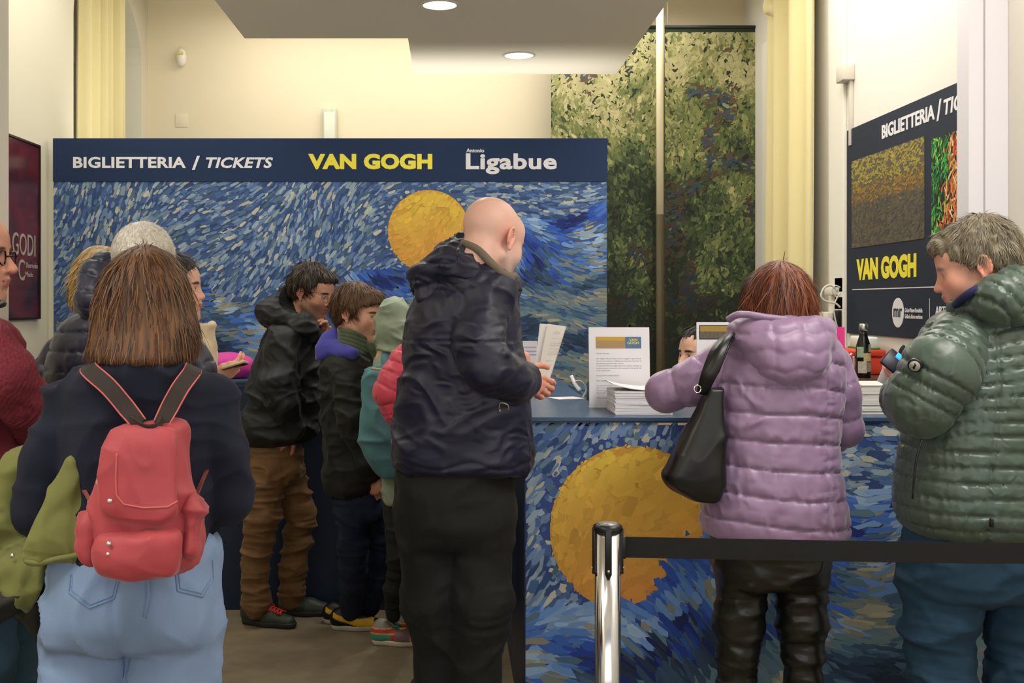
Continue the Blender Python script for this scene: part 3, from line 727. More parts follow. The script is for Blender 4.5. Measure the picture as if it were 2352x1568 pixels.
def blue_style(hill, disc, sc, low):
    cx, cy, R = disc
    def f(x, y, r):
        n = len(x); q = np.stack([x/(150*sc), y/(150*sc), np.zeros(n)], 1); nz = vnoise(q+3); nz2 = vnoise(q*.6+17); nz3 = vnoise(q*3+29)
        hy = hill(x); sky = y < hy; dd = np.hypot(x-cx, y-cy); sun = (dd < R) & (y < hy+3)
        C = pal(r, n, ['#2f4a7a', '#48669a', '#6c88ae', '#8fa4b2', '#b6b8aa', '#54707e'], [.14, .24, .27, .20, .09, .06])
        ang = .55+2.0*(nz2-.5)+.5*(nz-.5)+r.normal(0, .10, n)
        L = r.uniform(13, 27, n)*sc; wd = L*r.uniform(.24, .36, n)
        C2 = pal(r, n, ['#16307a', '#2547a0', '#3f68b8', '#5f86c4', '#10205a'], [.26, .28, .22, .12, .12])
        C3 = pal(r, n, ['#27405c', '#3b5878', '#5b7488', '#6d6a6e', '#23304c', '#8a907c'], [.22, .22, .16, .14, .14, .12])
        gp = lambda cols, v: (lambda A, i: A[i.astype(int)]*(1-(i % 1))[:, None]+A[np.minimum(i.astype(int)+1, len(A)-1)]*(i % 1)[:, None])(np.array([lin(c) for c in cols]), np.clip(v, 0, .999)*(len(cols)-1))
        hn = vnoise(np.stack([x/(62*sc)+2*nz, (y-hy*.8)/(26*sc)+2.5*nz, np.zeros(n)], 1)+41)
        C2 = gp(['#0c1c52', '#142c7c', '#2448a4', '#3c68bc', '#6a94cc', '#9ab8d4'], hn*1.15-.08+r.normal(0, .07, n)); C2 = C2*(1+r.normal(0, .08, (n, 1)))
        C3 = gp(['#1c2c44', '#2c4460', '#3f5f7c', '#5f7f8e', '#7c8078', '#a8a48c'], hn*1.15-.08+r.normal(0, .10, n))
        t = np.clip((y-hy)/low, 0, 1); lowm = r.random(n) < t**1.2
        lf = np.clip((700-x)/250, 0, 1) if sc < 1.5 else np.zeros(n)
        lowm |= (r.random(n) < lf*.85)
        Ch = np.where(lowm[:, None], C3, C2); Ch = Ch*1.0
        angh = .35*np.sin(x/(70*sc))+1.3*(nz-.5)+r.normal(0, .12, n)
        C = np.where(sky[:, None], C, Ch); ang = np.where(sky, ang, angh); L = np.where(sky, L, L*1.5)
        tt = np.clip(.5+.5*(y-cy)/R+.3*(nz3-.5), 0, 1)[:, None]
        Cs = np.array(lin('#e2bf48'))*(1-tt)+np.array(lin('#d38f42'))*tt; Cs = Cs*(1+r.normal(0, .07, (n, 1)))
        C = np.where(sun[:, None], Cs, C); ang = np.where(sun, .9+1.2*(nz-.5)+r.normal(0, .15, n), ang)
        L = np.where(sun, np.minimum(L, 1.0*(R-dd)+5), L); near = (~sun) & (np.abs(dd-R) < 14*sc) & (dd >= R); L = np.where(near, L*.45, L)
        return ang, L, np.where(sun, L*.5, wd), C
    return f
def disc_piece(D, cx, cy, R, y1, hill, col, off):
    pts = []
    for t in np.linspace(0, 2*math.pi, 72, endpoint=False):
        x = cx+R*math.cos(t); y = cy+R*math.sin(t); y = min(y, hill(x)+3); x = max(x, y1); p = W(x, y, D); pts.append((p[0], D-off, p[2]))
    return (np.array(pts), [list(range(len(pts)))[::-1]], np.tile(np.array(lin(col)), (len(pts), 1)))
def hill_poly(D, x0, x1, yb, hill, col, off):
    xs = np.linspace(x0, x1, 60); P = [W(x, hill(x), D) for x in xs]+[W(x1, yb, D), W(x0, yb, D)]
    return (np.array([(q[0], D-off, q[2]) for q in P]), [list(range(len(P)))], np.tile(np.array(lin(col)), (len(P), 1)))
build('painted_print', [disc_piece(D, 985, 530, 94, 123, hill1, '#d0a03c', .0002), dabs(13500, (123, 1394, 417, 1150), blue_style(hill1, (985, 530, 94), 1.0, 190), D, up=(.0003, .0026), seed=3)], M_print, t, False, 'stuff')
# ---- counters
CT = W(0, 957, 3.71)[2]
M_top = mat('counter_top', '#35506c', .32); M_cnav = mat('counter_navy', '#0d2140', .45); M_edge = mat('counter_edge', '#16365c', .4)
X0 = W(1207, 0, 3.71)[0]
t = thing('ticket_counter', (1.1, 3.9, 0), 'front ticket counter with a blue and orange painted face', 'counter')
build('worktop', [box(X0-.012, 2.09, 3.70, 4.28, CT-.014, CT, .002)], M_top, t, False)
build('edge_band', [box(X0-.006, 2.09, 3.703, 3.73, W(0, 970, 3.71)[2], CT-.014)], M_edge, t, False)
build('side_panel', [box(X0-.004, X0+.016, 3.715, 4.28, 0, CT-.014)], M_cnav, t, False)
build('front_panel', [box(X0, 2.09, 3.712, 3.735, 0, CT-.030)], mat('mural_base2', '#2a4484', .6), t, False)
def hill2(x): return np.interp(x, [1207, 1330, 1480, 1560, 1650, 1900, 2070, 2352, 2420], [1382, 1392, 1370, 1260, 1205, 1160, 1100, 1090, 1080])
build('painted_print', [disc_piece(3.712, 1455, 1215, 192, 1208, hill2, '#cf9c38', .0002), dabs(7000, (1207, 2510, 969, 1735), blue_style(hill2, (1455, 1215, 196), 2.1, 330), 3.712, up=(.0003, .0024), seed=8)], M_print, t, False, 'stuff')
t = thing('side_counter', (.36, 4.9, 0), 'narrow navy side counter running back from the front counter', 'counter')
build('worktop', [box(X0-.012, .515, 4.281, 5.46, CT-.014, CT, .002)], M_top, t, False)
build('side_panel', [box(X0, .50, 4.281, 5.46, 0, CT-.014)], M_cnav, t, False)
a = W(488, 0, 5.46)
t = thing('back_counter', (-.3, 5.7, 0), 'long navy back counter in front of the painted panel', 'counter')
build('worktop', [box(a[0]-.01, .515, 5.462, 6.05, CT-.014, CT, .002)], M_top, t, False)
build('front_panel', [box(a[0], .50, 5.472, 6.04, 0, CT-.03)], mat('counter_navy_dark', '#10243f', .5), t, False)
build('edge_band', [box(a[0]-.005, .51, 5.466, 5.49, CT-.034, CT-.014)], M_edge, t, False)
a = W(482, 0, 5.5); b = W(489, 0, 5.5)
tag(build('corner_post', [box(a[0]-.02, a[0]-.001, 5.47, 5.52, 0, 1.0, .003)], mat('post_cream', '#d8ccae', .6)), 'slim cream post at the left end of the back counter', 'post')

# ---- side poster on left wall (dark red under glass)
def LW(x, y): D = -XL*FPX/(PX-x); return W(x, y, D)
y0, y1 = LW(0, 0)[1], LW(84, 0)[1]; z0, z1 = LW(84, 728)[2], LW(84, 338)[2]
t = thing('framed_poster', (XL+.02, 5.7, z0), 'dark red poster under glass on the left wall', 'poster')
build('poster_sheet', [box(XL+.002, XL+.012, y0, y1, z0, z1)], mat('poster_red', '#74242a', .22, var=(5, .5), col2='#2a1a22'), t, False)
build('frame', [box(XL+.002, XL+.020, y0-.01, y1+.008, z1, z1+.010), box(XL+.002, XL+.020, y0-.01, y1+.008, z0-.010, z0), box(XL+.002, XL+.020, y1, y1+.008, z0, z1)], mat('frame_dark', '#1a0f10', .4), t, False)
LT = mat('poster_letter', '#a9a098', .6)
zz = lambda y: LW(60, y)[2]
ys = lambda x: LW(x, 0)[1]
build('lettering', [text_side('GODI', ys(22), ys(75), zz(588), zz(538), XL+.013, sgn=1, thick=0), text_side('C', ys(36), ys(50), zz(645), zz(597), XL+.013, sgn=1, thick=0),
      text_side('Theremin', ys(52), ys(80), zz(615), zz(603), XL+.013, sgn=1, thick=0), text_side('Music', ys(52), ys(70), zz(636), zz(624), XL+.013, sgn=1, thick=0)], LT, t, False)
# ---- right wall sign
X = XR-.012
ysr = lambda x: X*FPX/(x-PX)
Ya, Yb = ysr(1945), 4.36
zt, zb = W(1945, 300, Ya)[2], W(1945, 765, Ya)[2]
M_sn = mat('sign_navy', '#0a1a30', .7)
t = thing('wall_sign', (X, 5.2, zb), 'tall navy ticket sign with two pictures on the right wall', 'sign')
build('board', [box(X, XR-.001, Yb, Ya, zb, zt, .002)], M_sn, t, False)
def rz(x, y): return W(x, y, ysr(x))[2]
zr = lambda y: W(1945, y, Ya)[2]      # heights measured at the sign's left edge
def on(x, y): return (ysr(x), rz(x, y))
for q_ in (text_side('BIGLIETTERIA', ysr(2026), ysr(2147), rz(2026, 320), rz(2026, 288), X, thick=.03),
      text_side('/', ysr(2152), ysr(2163), rz(2026, 326), rz(2026, 283), X, thick=.02),
      text_side('TICKETS', ysr(2168), ysr(2280), rz(2026, 320), rz(2026, 288), X, thick=.025, shear=.15),
      text_side('ARTHEMISIA', ysr(2149), ysr(2219), rz(2149, 724), rz(2149, 703), X, thick=.02),
      text_side('Civico Museo Revoltella', ysr(2079), ysr(2119), rz(2079, 717), rz(2079, 707), X, thick=.0),
      text_side("Galleria d'arte moderna", ysr(2079), ysr(2119), rz(2079, 731), rz(2079, 721), X, thick=.0)): build('lettering', [q_], WHT, t, False, label='white lettering')
build('lettering', [text_side('VAN GOGH', ysr(1968), ysr(2105), rz(1968, 644), rz(1968, 595), X, thick=.05)], YEL, t, False, label='yellow lettering')
build('rule_line', [box(X-.001, X, ysr(2300), ysr(1958), rz(1958, 666), rz(1958, 664)), box(X-.001, X, ysr(2135.8), ysr(2135), rz(2135, 760), rz(2135, 685))], WHT, t, False)
yc, zc = on(2063, 718)
build('round_logo', [cyl((X-.001, yc, zc), abs(rz(2063, 684)-rz(2063, 718)), .002, 40, 'x'), ], WHT, t, False)
build('logo_letters', [text_side('mr', ysr(2054), ysr(2073), rz(2063, 728), rz(2063, 708), X-.002, thick=.0)], M_sn, t, False)
# plain stand-ins for the two pictures: bands and dabs of the same colours
def side_pic(name, xa, xb, zlo, zhi, n, style, seed, base):
    y_a, y_b = ysr(xa), ysr(xb); r = np.random.default_rng(seed); u = r.random(n); v = r.random(n); ang, L, wd, C = style(u, v, r)
    V = []; off = np.linspace(.0022, .0032, n)
    for tt, q in ((-1, 0), (-.5, 1), (.6, 1), (1, 0), (.5, -1), (-.6, -1)):
        a = tt*L/2*np.cos(ang)-q*wd/2*np.sin(ang); b = tt*L/2*np.sin(ang)+q*wd/2*np.cos(ang)
        V.append(np.stack([X-off, np.clip(y_a+(y_b-y_a)*u-a, y_b, y_a), np.clip(zlo+(zhi-zlo)*v+b, zlo, zhi)], 1))
    V = np.stack(V, 1).reshape(-1, 3); F = (np.arange(n)[:, None]*6+np.arange(6)).astype(np.int32)
    o = build(name, [box(X-.002, X, y_b, y_a, zlo, zhi, 0, base), (V, F, np.repeat(C, 6, 0))], M_print, t, False); return o
def field_st(u, v, r):
    n = len(u); A = np.array([lin(c) for c in ('#4a463e', '#565248', '#6a5c3a', '#8a6a2c', '#94883a', '#9a8c40')]); i = np.clip(v*6+r.normal(0, .25, n)-.2, 0, 5).astype(int)
    i = np.where(v < .5, r.integers(0, 3, n)*(r.random(n) < .5), i); C = A[i]*(1+r.normal(0, .12, (n, 1))).clip(.5, 1.5)
    return r.normal(0, .4, n), r.uniform(.02, .05, n), r.uniform(.006, .012, n), C
side_pic('picture_print', 1957, 2124, rz(1957, 570), rz(1957, 371), 1500, field_st, 4, '#5a5340')
def jungle_st(u, v, r):
    n = len(u); right = (u > .20+.22*r.random(n)-.12*(v < .5))
    C = pal(r, n, ['#1f7a34', '#3aa844', '#98c840', '#0e3a20', '#0a140c'], [.3, .2, .15, .2, .15]); C2 = pal(r, n, ['#c8602c', '#e09a4c', '#a0301c', '#e8c890', '#20120c'], [.32, .22, .2, .1, .16])
    return np.where(right, 1.2, 1.0)+r.normal(0, .6, n), r.uniform(.03, .07, n), r.uniform(.006, .013, n), np.where(right[:, None], C2, C)
side_pic('picture_print', 2141, 2290, rz(2141, 540), rz(2141, 320), 1300, jungle_st, 5, '#143018')
# ------------------------------------------------------------------ stanchion and belt
M_chr = mat('chrome', '#d8d8dc', .14, 1.0); M_blk = mat('black_plastic', '#0c0c0d', .35); M_belt = mat('black_belt', '#060606', .85, bump=(500, .3, .001))
D = 2.75; c = W(1396, 1210, D); zt = W(1396, 1203, D)[2]; rr = 29.5*D/FPX
t = thing('stanchion', (c[0], D, 0), 'chrome queue post with black belt cassette', 'stanchion')
build('base', [lathe((c[0], D, 0), [(.165, 0), (.168, .012), (.15, .022), (.05, .03), (rr+.004, .045)], 48)], M_chr, t)
build('post', [cyl((c[0], D, (zt-.012+.03)/2), rr, zt-.012-.03, 48)], M_chr, t)
build('cap', [lathe((c[0], D, zt-.018), [(rr+.001, 0), (rr+.004, .004), (rr+.004, .013), (rr, .018), (rr-.006, .0185)], 48)], M_blk, t)
build('cap_disc', [cyl((c[0], D, zt+.001), rr-.007, .002, 48)], mat('cap_grey', '#9a9a96', .35, .5), t)
for ang in (0, 180, 265):
    a = math.radians(ang); px, py = c[0]+math.cos(a)*(rr+.002), D+math.sin(a)*(rr+.002)
    p = box(-.004, .004, -.0085, .0085, -.112, -.008, .003)
    M = Matrix.Translation((px, py, zt)) @ Rz(ang)
    g = build('cassette_guide', [xf(p, M), xf(cyl((0, 0, -.112), .0085, .008, 16, 'x'), M)], M_blk, t)
    build('screw', [xf(cyl((.005, 0, -.106), .0032, .003, 10, 'x'), M)], M_chr, g)
bz0 = W(1430, 1256, D)[2]
pts = [(c[0]+rr+.004, D, bz0)]+[(W(x, 0, D)[0], D+.0, W(0, y, D)[2]) for x, y in ((1700, 1261), (2000, 1266), (2352, 1270), (2750, 1262))]
build('belt_clip', [box(c[0]+rr, c[0]+rr+.012, D-.008, D+.008, bz0-.027, bz0+.027, .002)], M_blk, t)
ex = pts[-1][0]
tag(build('queue_belt', [strip(pts, (0, 0, 1), .0505, .0016)], M_belt, None, False), 'long black retractable belt stretched from the chrome post to the right', 'belt')
# the post the belt runs to, just past the right edge of the frame, is not visible and is left out

# ------------------------------------------------------------------ things on the counters
M_pap = mat('paper_white', '#eceaee', .6); M_pap2 = mat('paper_cream', '#e6e3dc', .65); M_ink = mat('ink_grey', '#a4a0a8', .7)
def stack(name, label, x0, x1, y0, y1, z0, n, h, m, cat, jit=.004, rot=0, curl=0, part='booklet'):
    cx, cy = (x0+x1)/2, (y0+y1)/2; t = thing(name, (cx, cy, z0), label, cat); r = random.Random(x0)
    for i in range(n):
        p = box(x0-cx, x1-cx, y0-cy, y1-cy, 0, h*.93, min(.0006, h*.2))
        M = Matrix.Translation((cx+r.uniform(-jit, jit), cy+r.uniform(-jit, jit), z0+i*h)) @ Rz(rot+r.uniform(-2, 2)*(jit/.004))
        build(part, [xf(p, M)], m, t, False)
    return t
a = W(1410, 950, 3.80); b = W(1541, 950, 3.80)
s1 = stack('leaflet_stack', 'white leaflet stack lying in front of the upright notice', a[0], b[0], 3.775, 3.98, CT, 14, .0055, M_pap, 'leaflets', .0015, part='leaflet')
zt = CT+14*.0055
V = []; nx = 10
for th in (0, .003):
    for i in range(nx):
        u = i/(nx-1)
        for y in (3.785, 3.985): V.append((a[0]-.006+(b[0]-a[0]+.006)*u, y, zt+.001+th+.022*(1-u)**3))
F = [];
for i in range(nx-1): q = i*2; F += [[q, q+2, q+3, q+1], [q+2*nx+1, q+2*nx+3, q+2*nx+2, q+2*nx], [q, q+2*nx, q+2*nx+2, q+2], [q+1, q+3, q+3+2*nx, q+1+2*nx]]
F += [[0, 1, 1+2*nx, 2*nx], [2*nx-2, 4*nx-2, 4*nx-1, 2*nx-1]]
build('leaflet', [(np.array(V), F, None)], M_pap, s1, False)
a = W(1972, 950, 3.82); b = W(2062, 950, 3.82)
stack('brochure_stack', 'tall grey-white stack of brochures between the two customers at the counter', a[0], b[0], 3.79, 3.99, CT, 19, (W(0, 882, 3.82)[2]-CT)/19, mat('brochure', '#d8d6d0', .5), 'brochures', .002, 0, part='brochure')
a = W(1950, 950, 3.9); b = W(1968, 950, 3.9)
stack('paper_stack', 'narrow white paper pile half hidden beside the brochures', a[0]-.05, b[0], 3.95, 4.15, CT, 8, .009, M_pap, 'paper', .003, 0, part='sheet')
# upright notice with letter text
D = 4.02
a = W(1354, 937, D); b = W(1494, 751, D)
t = thing('notice_stand', ((a[0]+b[0])/2, D, CT), 'white upright notice with printed letter and small picture banner', 'notice')
def lean(piece, y, z, deg):   # lean back about the foot line
    M = Matrix.Translation((0, y, z)) @ Rx(-deg) @ Matrix.Translation((0, -y, -z)); return xf(piece, M)
LD = 5
build('sheet', [lean(box(a[0], b[0], D, D+.004, CT, b[2], .0008), D, CT, LD)], M_pap, t, False)
build('clear_holder', [lean(box(a[0]-.001, b[0]+.001, D+.005, D+.008, CT, b[2]-.004), D, CT, LD), box(a[0], b[0], D-.0, D+.06, CT, CT+.002)], mat('acrylic', '#e8ecf0', .1, alpha=.5), t, False)
def flat(x0, x1, y0, y1, off=.0008): p, q = W(x0, y1, D), W(x1, y0, D); return box(p[0], q[0], D-off, D, p[2], q[2])
build('picture_banner', [lean(flat(1370, 1438, 773, 800), D, CT, LD)], mat('ochre_print', '#a89476', .7, var=(60, .2), col2='#b08c54'), t, False)
build('picture_sky', [lean(flat(1371, 1437, 774, 782, .0011), D, CT, LD)], mat('yellow_print', '#cda238', .7), t, False)
build('name_block', [lean(flat(1438, 1475, 773, 800), D, CT, LD)], mat('blue_print', '#56779a', .7), t, False)
build('lettering', [lean(text_front('VAN', 1447, 1466, 777, 783, D-.001, .0004, .015), D, CT, LD), lean(text_front('GOGH', 1443, 1469, 784, 790, D-.001, .0004, .015), D, CT, LD)], YEL, t, False)
lines = [(812, 1371, 1402, 'Gentili visitatori,'), (824, 1371, 1474, 'per ragioni di sicurezza, borse e oggetti ingombranti'), (829.5, 1371, 1474, 'dovranno essere obbligatoriamente lasciati al'),
  (835, 1371, 1434, 'guardaroba gratuito della mostra.'), (840.5, 1371, 1474, 'Le borse di piccola taglia potranno essere portate in'), (846, 1371, 1474, 'mostra, previo controllo del contenuto da parte del'), (851.5, 1371, 1403, 'nostro personale.'),
  (863, 1371, 1423, 'Grazie per la collaborazione'), (874.5, 1371, 1394, 'Dear visitors,'), (886, 1371, 1474, 'For security reasons, bulky bags and objects must be'), (891.5, 1371, 1436, 'left in the lockers in the lobby.'),
  (897, 1371, 1440, 'Small bags can be checked'), (902.5, 1371, 1392, 'by our staff.'), (914.5, 1371, 1440, 'We thank you for your help')]
build('printed_text', [lean(text_front(s, x0, x1, y-2.2, y+1.6, D, .0006, 0), D, CT, LD) for y, x0, x1, s in lines], M_ink, t, False)
# second white board, behind the lilac jacket
D = 4.12
a = W(1600, 937, D); b = W(1730, 740, D)
t = thing('notice_stand', ((a[0]+b[0])/2, D, CT), 'white notice with framed picture, half hidden behind the lilac jacket', 'notice')
build('sheet', [box(a[0], b[0], D, D+.004, CT, b[2], .0008)], M_pap, t, False)
p, q = W(1606, 779, D), W(1706, 746, D)
build('picture_frame', [box(p[0], q[0], D-.0015, D, p[2], q[2])], mat('frame_navy', '#1c2a40', .6), t, False)
p, q = W(1608, 777, D), W(1704, 748, D)
build('picture_banner', [box(p[0], q[0], D-.002, D-.001, p[2], (p[2]*.45+q[2]*.55))], mat('grey_print', '#5c564c', .7, var=(80, .3), col2='#75695a'), t, False)
build('picture_sky', [box(p[0], q[0], D-.002, D-.001, (p[2]*.45+q[2]*.55), q[2])], mat('gold_print', '#a8883c', .7), t, False)
# two leaning document holders on the side counter
def leaning(pts, D0, th, m, name, t):
    V = [W(x, y, D0+d) for x, y, d in pts]; V = [tuple(v) for v in V]+[(v[0]+.004, v[1]+th, v[2]) for v in V]
    return build(name, [(np.array(V), [[0, 1, 2, 3], [7, 6, 5, 4], [0, 4, 5, 1], [1, 5, 6, 2], [2, 6, 7, 3], [3, 7, 4, 0]], None)], m, t, False)
t = thing('document_holder', W(1250, 905, 4.62), 'tall white leaflet holder leaning on the side counter beside the bald man', 'document holder')
leaning([(1226, 905, 0), (1250, 906, -.02), (1299, 750, .06), (1258, 744, .08)], 4.62, .006, M_pap2, 'sheet', t)
leaning([(1222, 903, .03), (1232, 904, .03), (1260, 745, .10), (1240, 743, .12)], 4.62, .006, M_pap, 'back_sheet', t)
build('acrylic_foot', [box(W(1240, 0, 4.64)[0], W(1262, 0, 4.64)[0], 4.60, 4.75, CT, CT+.004), box(W(1250, 0, 4.7)[0], W(1262, 0, 4.7)[0], 4.69, 4.70, CT, CT+.12)], mat('acrylic_grey', '#b9c4cf', .15, alpha=.8), t, False)
ln = []
for k, y in enumerate((762, 766, 777, 785, 789, 793, 801, 808, 813, 828, 838)):
    u = (905-y)/160; xl = 1226+34*u*1.15+4; ln.append(text_front('documenti e tariffe ridotte', xl+6, xl+6+(30 if k > 1 else 16), y-1.2, y+.8, 4.62+.055*u-.004, .0005, 0))
build('printed_text', ln, M_ink, t, False)
D = 5.0; a, b = W(1196, 850, D), W(1234, 783, D)
t = thing('price_card', ((a[0]+b[0])/2, D, CT), 'white price card standing behind the bald man\'s hands', 'card')
build('sheet', [box(a[0], b[0], D, D+.004, CT, b[2])], M_pap, t, False)
build('lilac_lines', [box(a[0]+.01, b[0]-.004, D-.001, D, W(0, y+1.2, D)[2], W(0, y-1.2, D)[2]) for y in (797, 806, 814)], mat('lilac_print', '#b9b2d6', .7), t, False)
a = W(1262, 915, 4.42)
tag(build('loose_leaflet', [xf(box(-.055, .055, -.05, .05, 0, .0015), Matrix.Translation((W(1300, 915, 4.42)[0], 4.42, CT+.001)) @ Rz(20))], M_pap, None, False), 'loose white leaflet lying flat on the side counter', 'leaflet')
# tape dispenser / card reader with white band on an inner shelf
D = 4.48; c0 = W(1325, 893, D)
struct_lbl = 'dark grey desk printer with curled white paper behind the counter'
sh = build('inner_desk', [box(.53, 2.0, 4.285, 4.53, .98, 1.0, .002), box(.54, .56, 4.29, 4.52, 0, .98), box(1.97, 1.99, 4.29, 4.52, 0, .98)], mat('desk_grey', '#6d5a48', .6), None, False)
tag(sh, 'brown inner desk behind the front counter', 'desk')
t = thing('desk_printer', (.58, D, 1.0), struct_lbl, 'printer')
build('housing', [box(.536, .60, D-.06, D+.08, 1.0, 1.135, .008), box(.53, .56, D-.05, D+.02, 1.13, 1.17, .01)], mat('printer_grey', '#2d3036', .4), t)
build('paper_roll', [strip([W(1312, 862, D-.08), W(1320, 880, D-.09), W(1331, 895, D-.09), W(1330, 888, D-.08)], (1, 0.3, 0), .014, .002)], M_pap, t)
build('white_band', [strip([W(1316, 878, D-.07), W(1330, 874, D-.08), W(1342, 882, D-.09), W(1346, 898, D-.08), W(1338, 912, D-.07)], (0, 1, 0), .03, .003)], mat('band_grey', '#b8b6b4', .5), t)
# rear right shelf: toolbox, bottle, container, folder
ZSH = W(0, 869, 5.2)[2]
t = thing('wall_shelf', (1.85, 5.5, 0), 'dark shelf along the right wall under the ticket sign', 'shelf')
build('shelf_top', [box(W(1945, 0, 5.2)[0], 2.085, 5.16, 5.95, ZSH-.02, ZSH, .002)], mat('shelf_dark', '#4a342a', .4), t, False)
build('shelf_front', [box(W(1948, 0, 5.2)[0], 2.08, 5.19, 5.90, 0, ZSH-.02)], mat('shelf_cream', '#c8c2b4', .6), t, False)
D = 5.26; c = W(1983, 869, D); s_ = D/FPX
t = thing('water_bottle', (c[0], D, ZSH), 'black steel bottle with patchwork labels and silver cap', 'bottle')
hB = 111*s_; rB = 16.5*s_
build('body', [lathe((c[0], D, ZSH), [(rB*.9, 0), (rB, .006), (rB, hB*.58), (rB*.93, hB*.68), (rB*.6, hB*.84), (rB*.52, hB*.90), (rB*.5, hB*.97)], 36)], mat('bottle_black', '#0b0d0c', .25), t)
build('cap', [lathe((c[0], D, ZSH+hB*.965), [(rB*.56, 0), (rB*.6, .004), (rB*.6, .030), (rB*.5, .034)], 30)], mat('steel', '#b8b8b4', .3, 1.0), t)
def patch(x0, x1, y0, y1, col, nm):
    V = []; n = 6; F = []
    for i in range(n+1):
        xx = x0+(x1-x0)*i/n; dx = (xx-1983)*s_; dx = max(min(dx, rB*.985), -rB*.985); yy = D-math.sqrt(rB**2-dx**2)*1.01-.0004
        V += [(c[0]+dx*1.01, yy, W(0, y1, D)[2]), (c[0]+dx*1.01, yy, W(0, y0, D)[2])]
    for i in range(n): F.append([2*i, 2*i+2, 2*i+3, 2*i+1])
    build('label_patch', [(np.array(V), F, None)], mat('patch_'+col.strip('#'), col, .6, var=(90, .25)), t, True, label=nm)
patch(1967, 1978, 796, 820, '#9cb08c', 'pale green patch'); patch(1978, 1999, 810, 829, '#c0ac78', 'tan patch'); patch(1989, 1999, 790, 807, '#a89a74', 'beige patch')
patch(1968, 1985, 829, 856, '#b9b4a2', 'off white patch'); patch(1986, 1994, 831, 853, '#8a8266', 'olive patch'); patch(1995, 1999, 834, 852, '#cfc8bc', 'light patch')
D = 5.45; a, b = W(1952, 868, D), W(2098, 803, D); rx1 = min(b[0], 2.07)
t = thing('tool_box', ((a[0]+rx1)/2, D, ZSH), 'orange-red plastic box with white clasp behind the bottle', 'box')
build('body', [box(a[0]+.02, rx1, D, D+.3, ZSH, b[2]-.035, .012)], mat('orange_plastic', '#d8432a', .35), t)
build('lid', [box(a[0]+.012, rx1+.005, D-.008, D+.305, b[2]-.034, b[2], .01)], MATS['orange_plastic'], t)
build('clasp', [tube([W(1957, 812, D-.02), W(1951, 820, D-.02), W(1950, 840, D-.02), W(1957, 851, D-.02), W(1961, 840, D-.02), W(1960, 818, D-.02)], .006, 8)], mat('clasp_white', '#e6e2e0', .4), t)
build('side_panel_left', [box(a[0]-.02, a[0]+.018, D+.0, D+.2, ZSH, b[2]-.006, .01)], MATS['orange_plastic'], t)
a, b = W(1994, 803, D), W(2104, 771, D)
t = thing('storage_tub', (a[0]+.1, D+.1, b[2]), 'translucent white tub with green trim on the orange-red box', 'tub')
zb_ = W(0, 803, D)[2]+.001
build('body', [lathe((0, 0, 0), [(.9, 0), (1.0, .02), (1.0, .95), (.97, 1.0)], 4)], M_pap, t) if False else build('body', [box(a[0], 2.05, D+.02, D+.26, zb_, b[2]-.006, .012)], mat('tub_clear', '#dfe8e2', .3), t)
build('green_trim', [box(a[0]-.006, 2.056, D+.014, D+.266, zb_+.0, zb_+.008, .003)], mat('green_plastic', '#2f9a48', .4), t)
build('green_clip', [box(W(2087, 0, D)[0], W(2097, 0, D)[0], D+.01, D+.018, zb_, b[2])], mat('green_plastic', '#2f9a48', .4), t)
D = 5.36; a, b = W(1941, 860, D), W(1958, 812, D)
tag(build('blue_tin', [cyl(((a[0]+b[0])/2-.012, D, ZSH+.05), .022, .10, 24, bev=.003)], mat('blue_plastic', '#1f3f9a', .4)), 'small blue tin left of the orange-red box', 'tin')
D = 4.5; a, b = W(1890, 935, D), W(1943, 751, D)
t = thing('pink_folder', ((a[0]+b[0])/2, D, 1.0), 'bright pink upright folder behind the lilac jacket shoulder', 'folder')
build('cover', [lean(box(a[0]-.05, b[0], D, D+.01, 1.001, b[2], .001), D, 1.0, 2)], mat('pink_card', '#e8308c', .6), t, False)
p, q = W(1880, 832, D), W(1921, 757, D)
build('picture_card', [box(p[0], q[0], D-.004, D-.001, p[2], q[2], .001)], mat('brown_print', '#8a6c40', .6, var=(40, .3), col2='#3c3430'), t, False)
build('white_edge', [box(b[0]-.012, b[0]+.004, D-.004, D-.001, 1.001, W(0, 848, D)[2])], M_pap, t, False)
# socket, plugs and cables on the right wall
t = thing('wall_socket', RW(1925, 690)-np.array((.02, 0, .2)), 'white wall sockets with looped cables left of the ticket sign', 'socket')
M_wp = mat('white_plastic', '#ddd8cc', .45)
def rbox(x0, x1, y0, y1, th, xx=XR):
    A = RW(x0, y1, xx); B = RW(x1, y0, xx); Yc = sorted((A[1], B[1])); zc_ = W(0, (y0+y1)/2, (A[1]+B[1])/2)[2]; hh = (y1-y0)/2*(A[1]+B[1])/2/FPX
    return box(xx-th, xx-.001, Yc[0], Yc[1], zc_-hh, zc_+hh, .005)
build('socket_plate', [rbox(1925, 1944, 636, 672, .02)], M_wp, t); build('socket_plate', [rbox(1925, 1944, 680, 712, .02)], M_wp, t)
build('plug', [rbox(1918, 1936, 660, 678, .06)], M_wp, t); build('plug', [rbox(1904, 1930, 716, 748, .07)], M_wp, t)
build('black_plug', [rbox(1934, 1942, 712, 750, .05)], M_blk, t)
Dq = 6.0
build('cable', [tube([W(1924, 668, Dq), W(1908, 655, Dq), W(1893, 661, Dq), W(1886, 680, Dq), W(1898, 692, Dq), W(1918, 696, Dq), W(1930, 706, Dq)], .0055, 8),
      tube([W(1930, 660, Dq), W(1918, 656, Dq), W(1912, 668, Dq), W(1924, 686, Dq)], .004, 8), tube([W(1930, 672, Dq), W(1916, 700, Dq), W(1918, 730, Dq), W(1926, 760, Dq)], .004, 8),
      tube([W(1912, 735, Dq), W(1900, 742, Dq), W(1896, 756, Dq), W(1900, 800, Dq)], .004, 8)], M_wp, t)
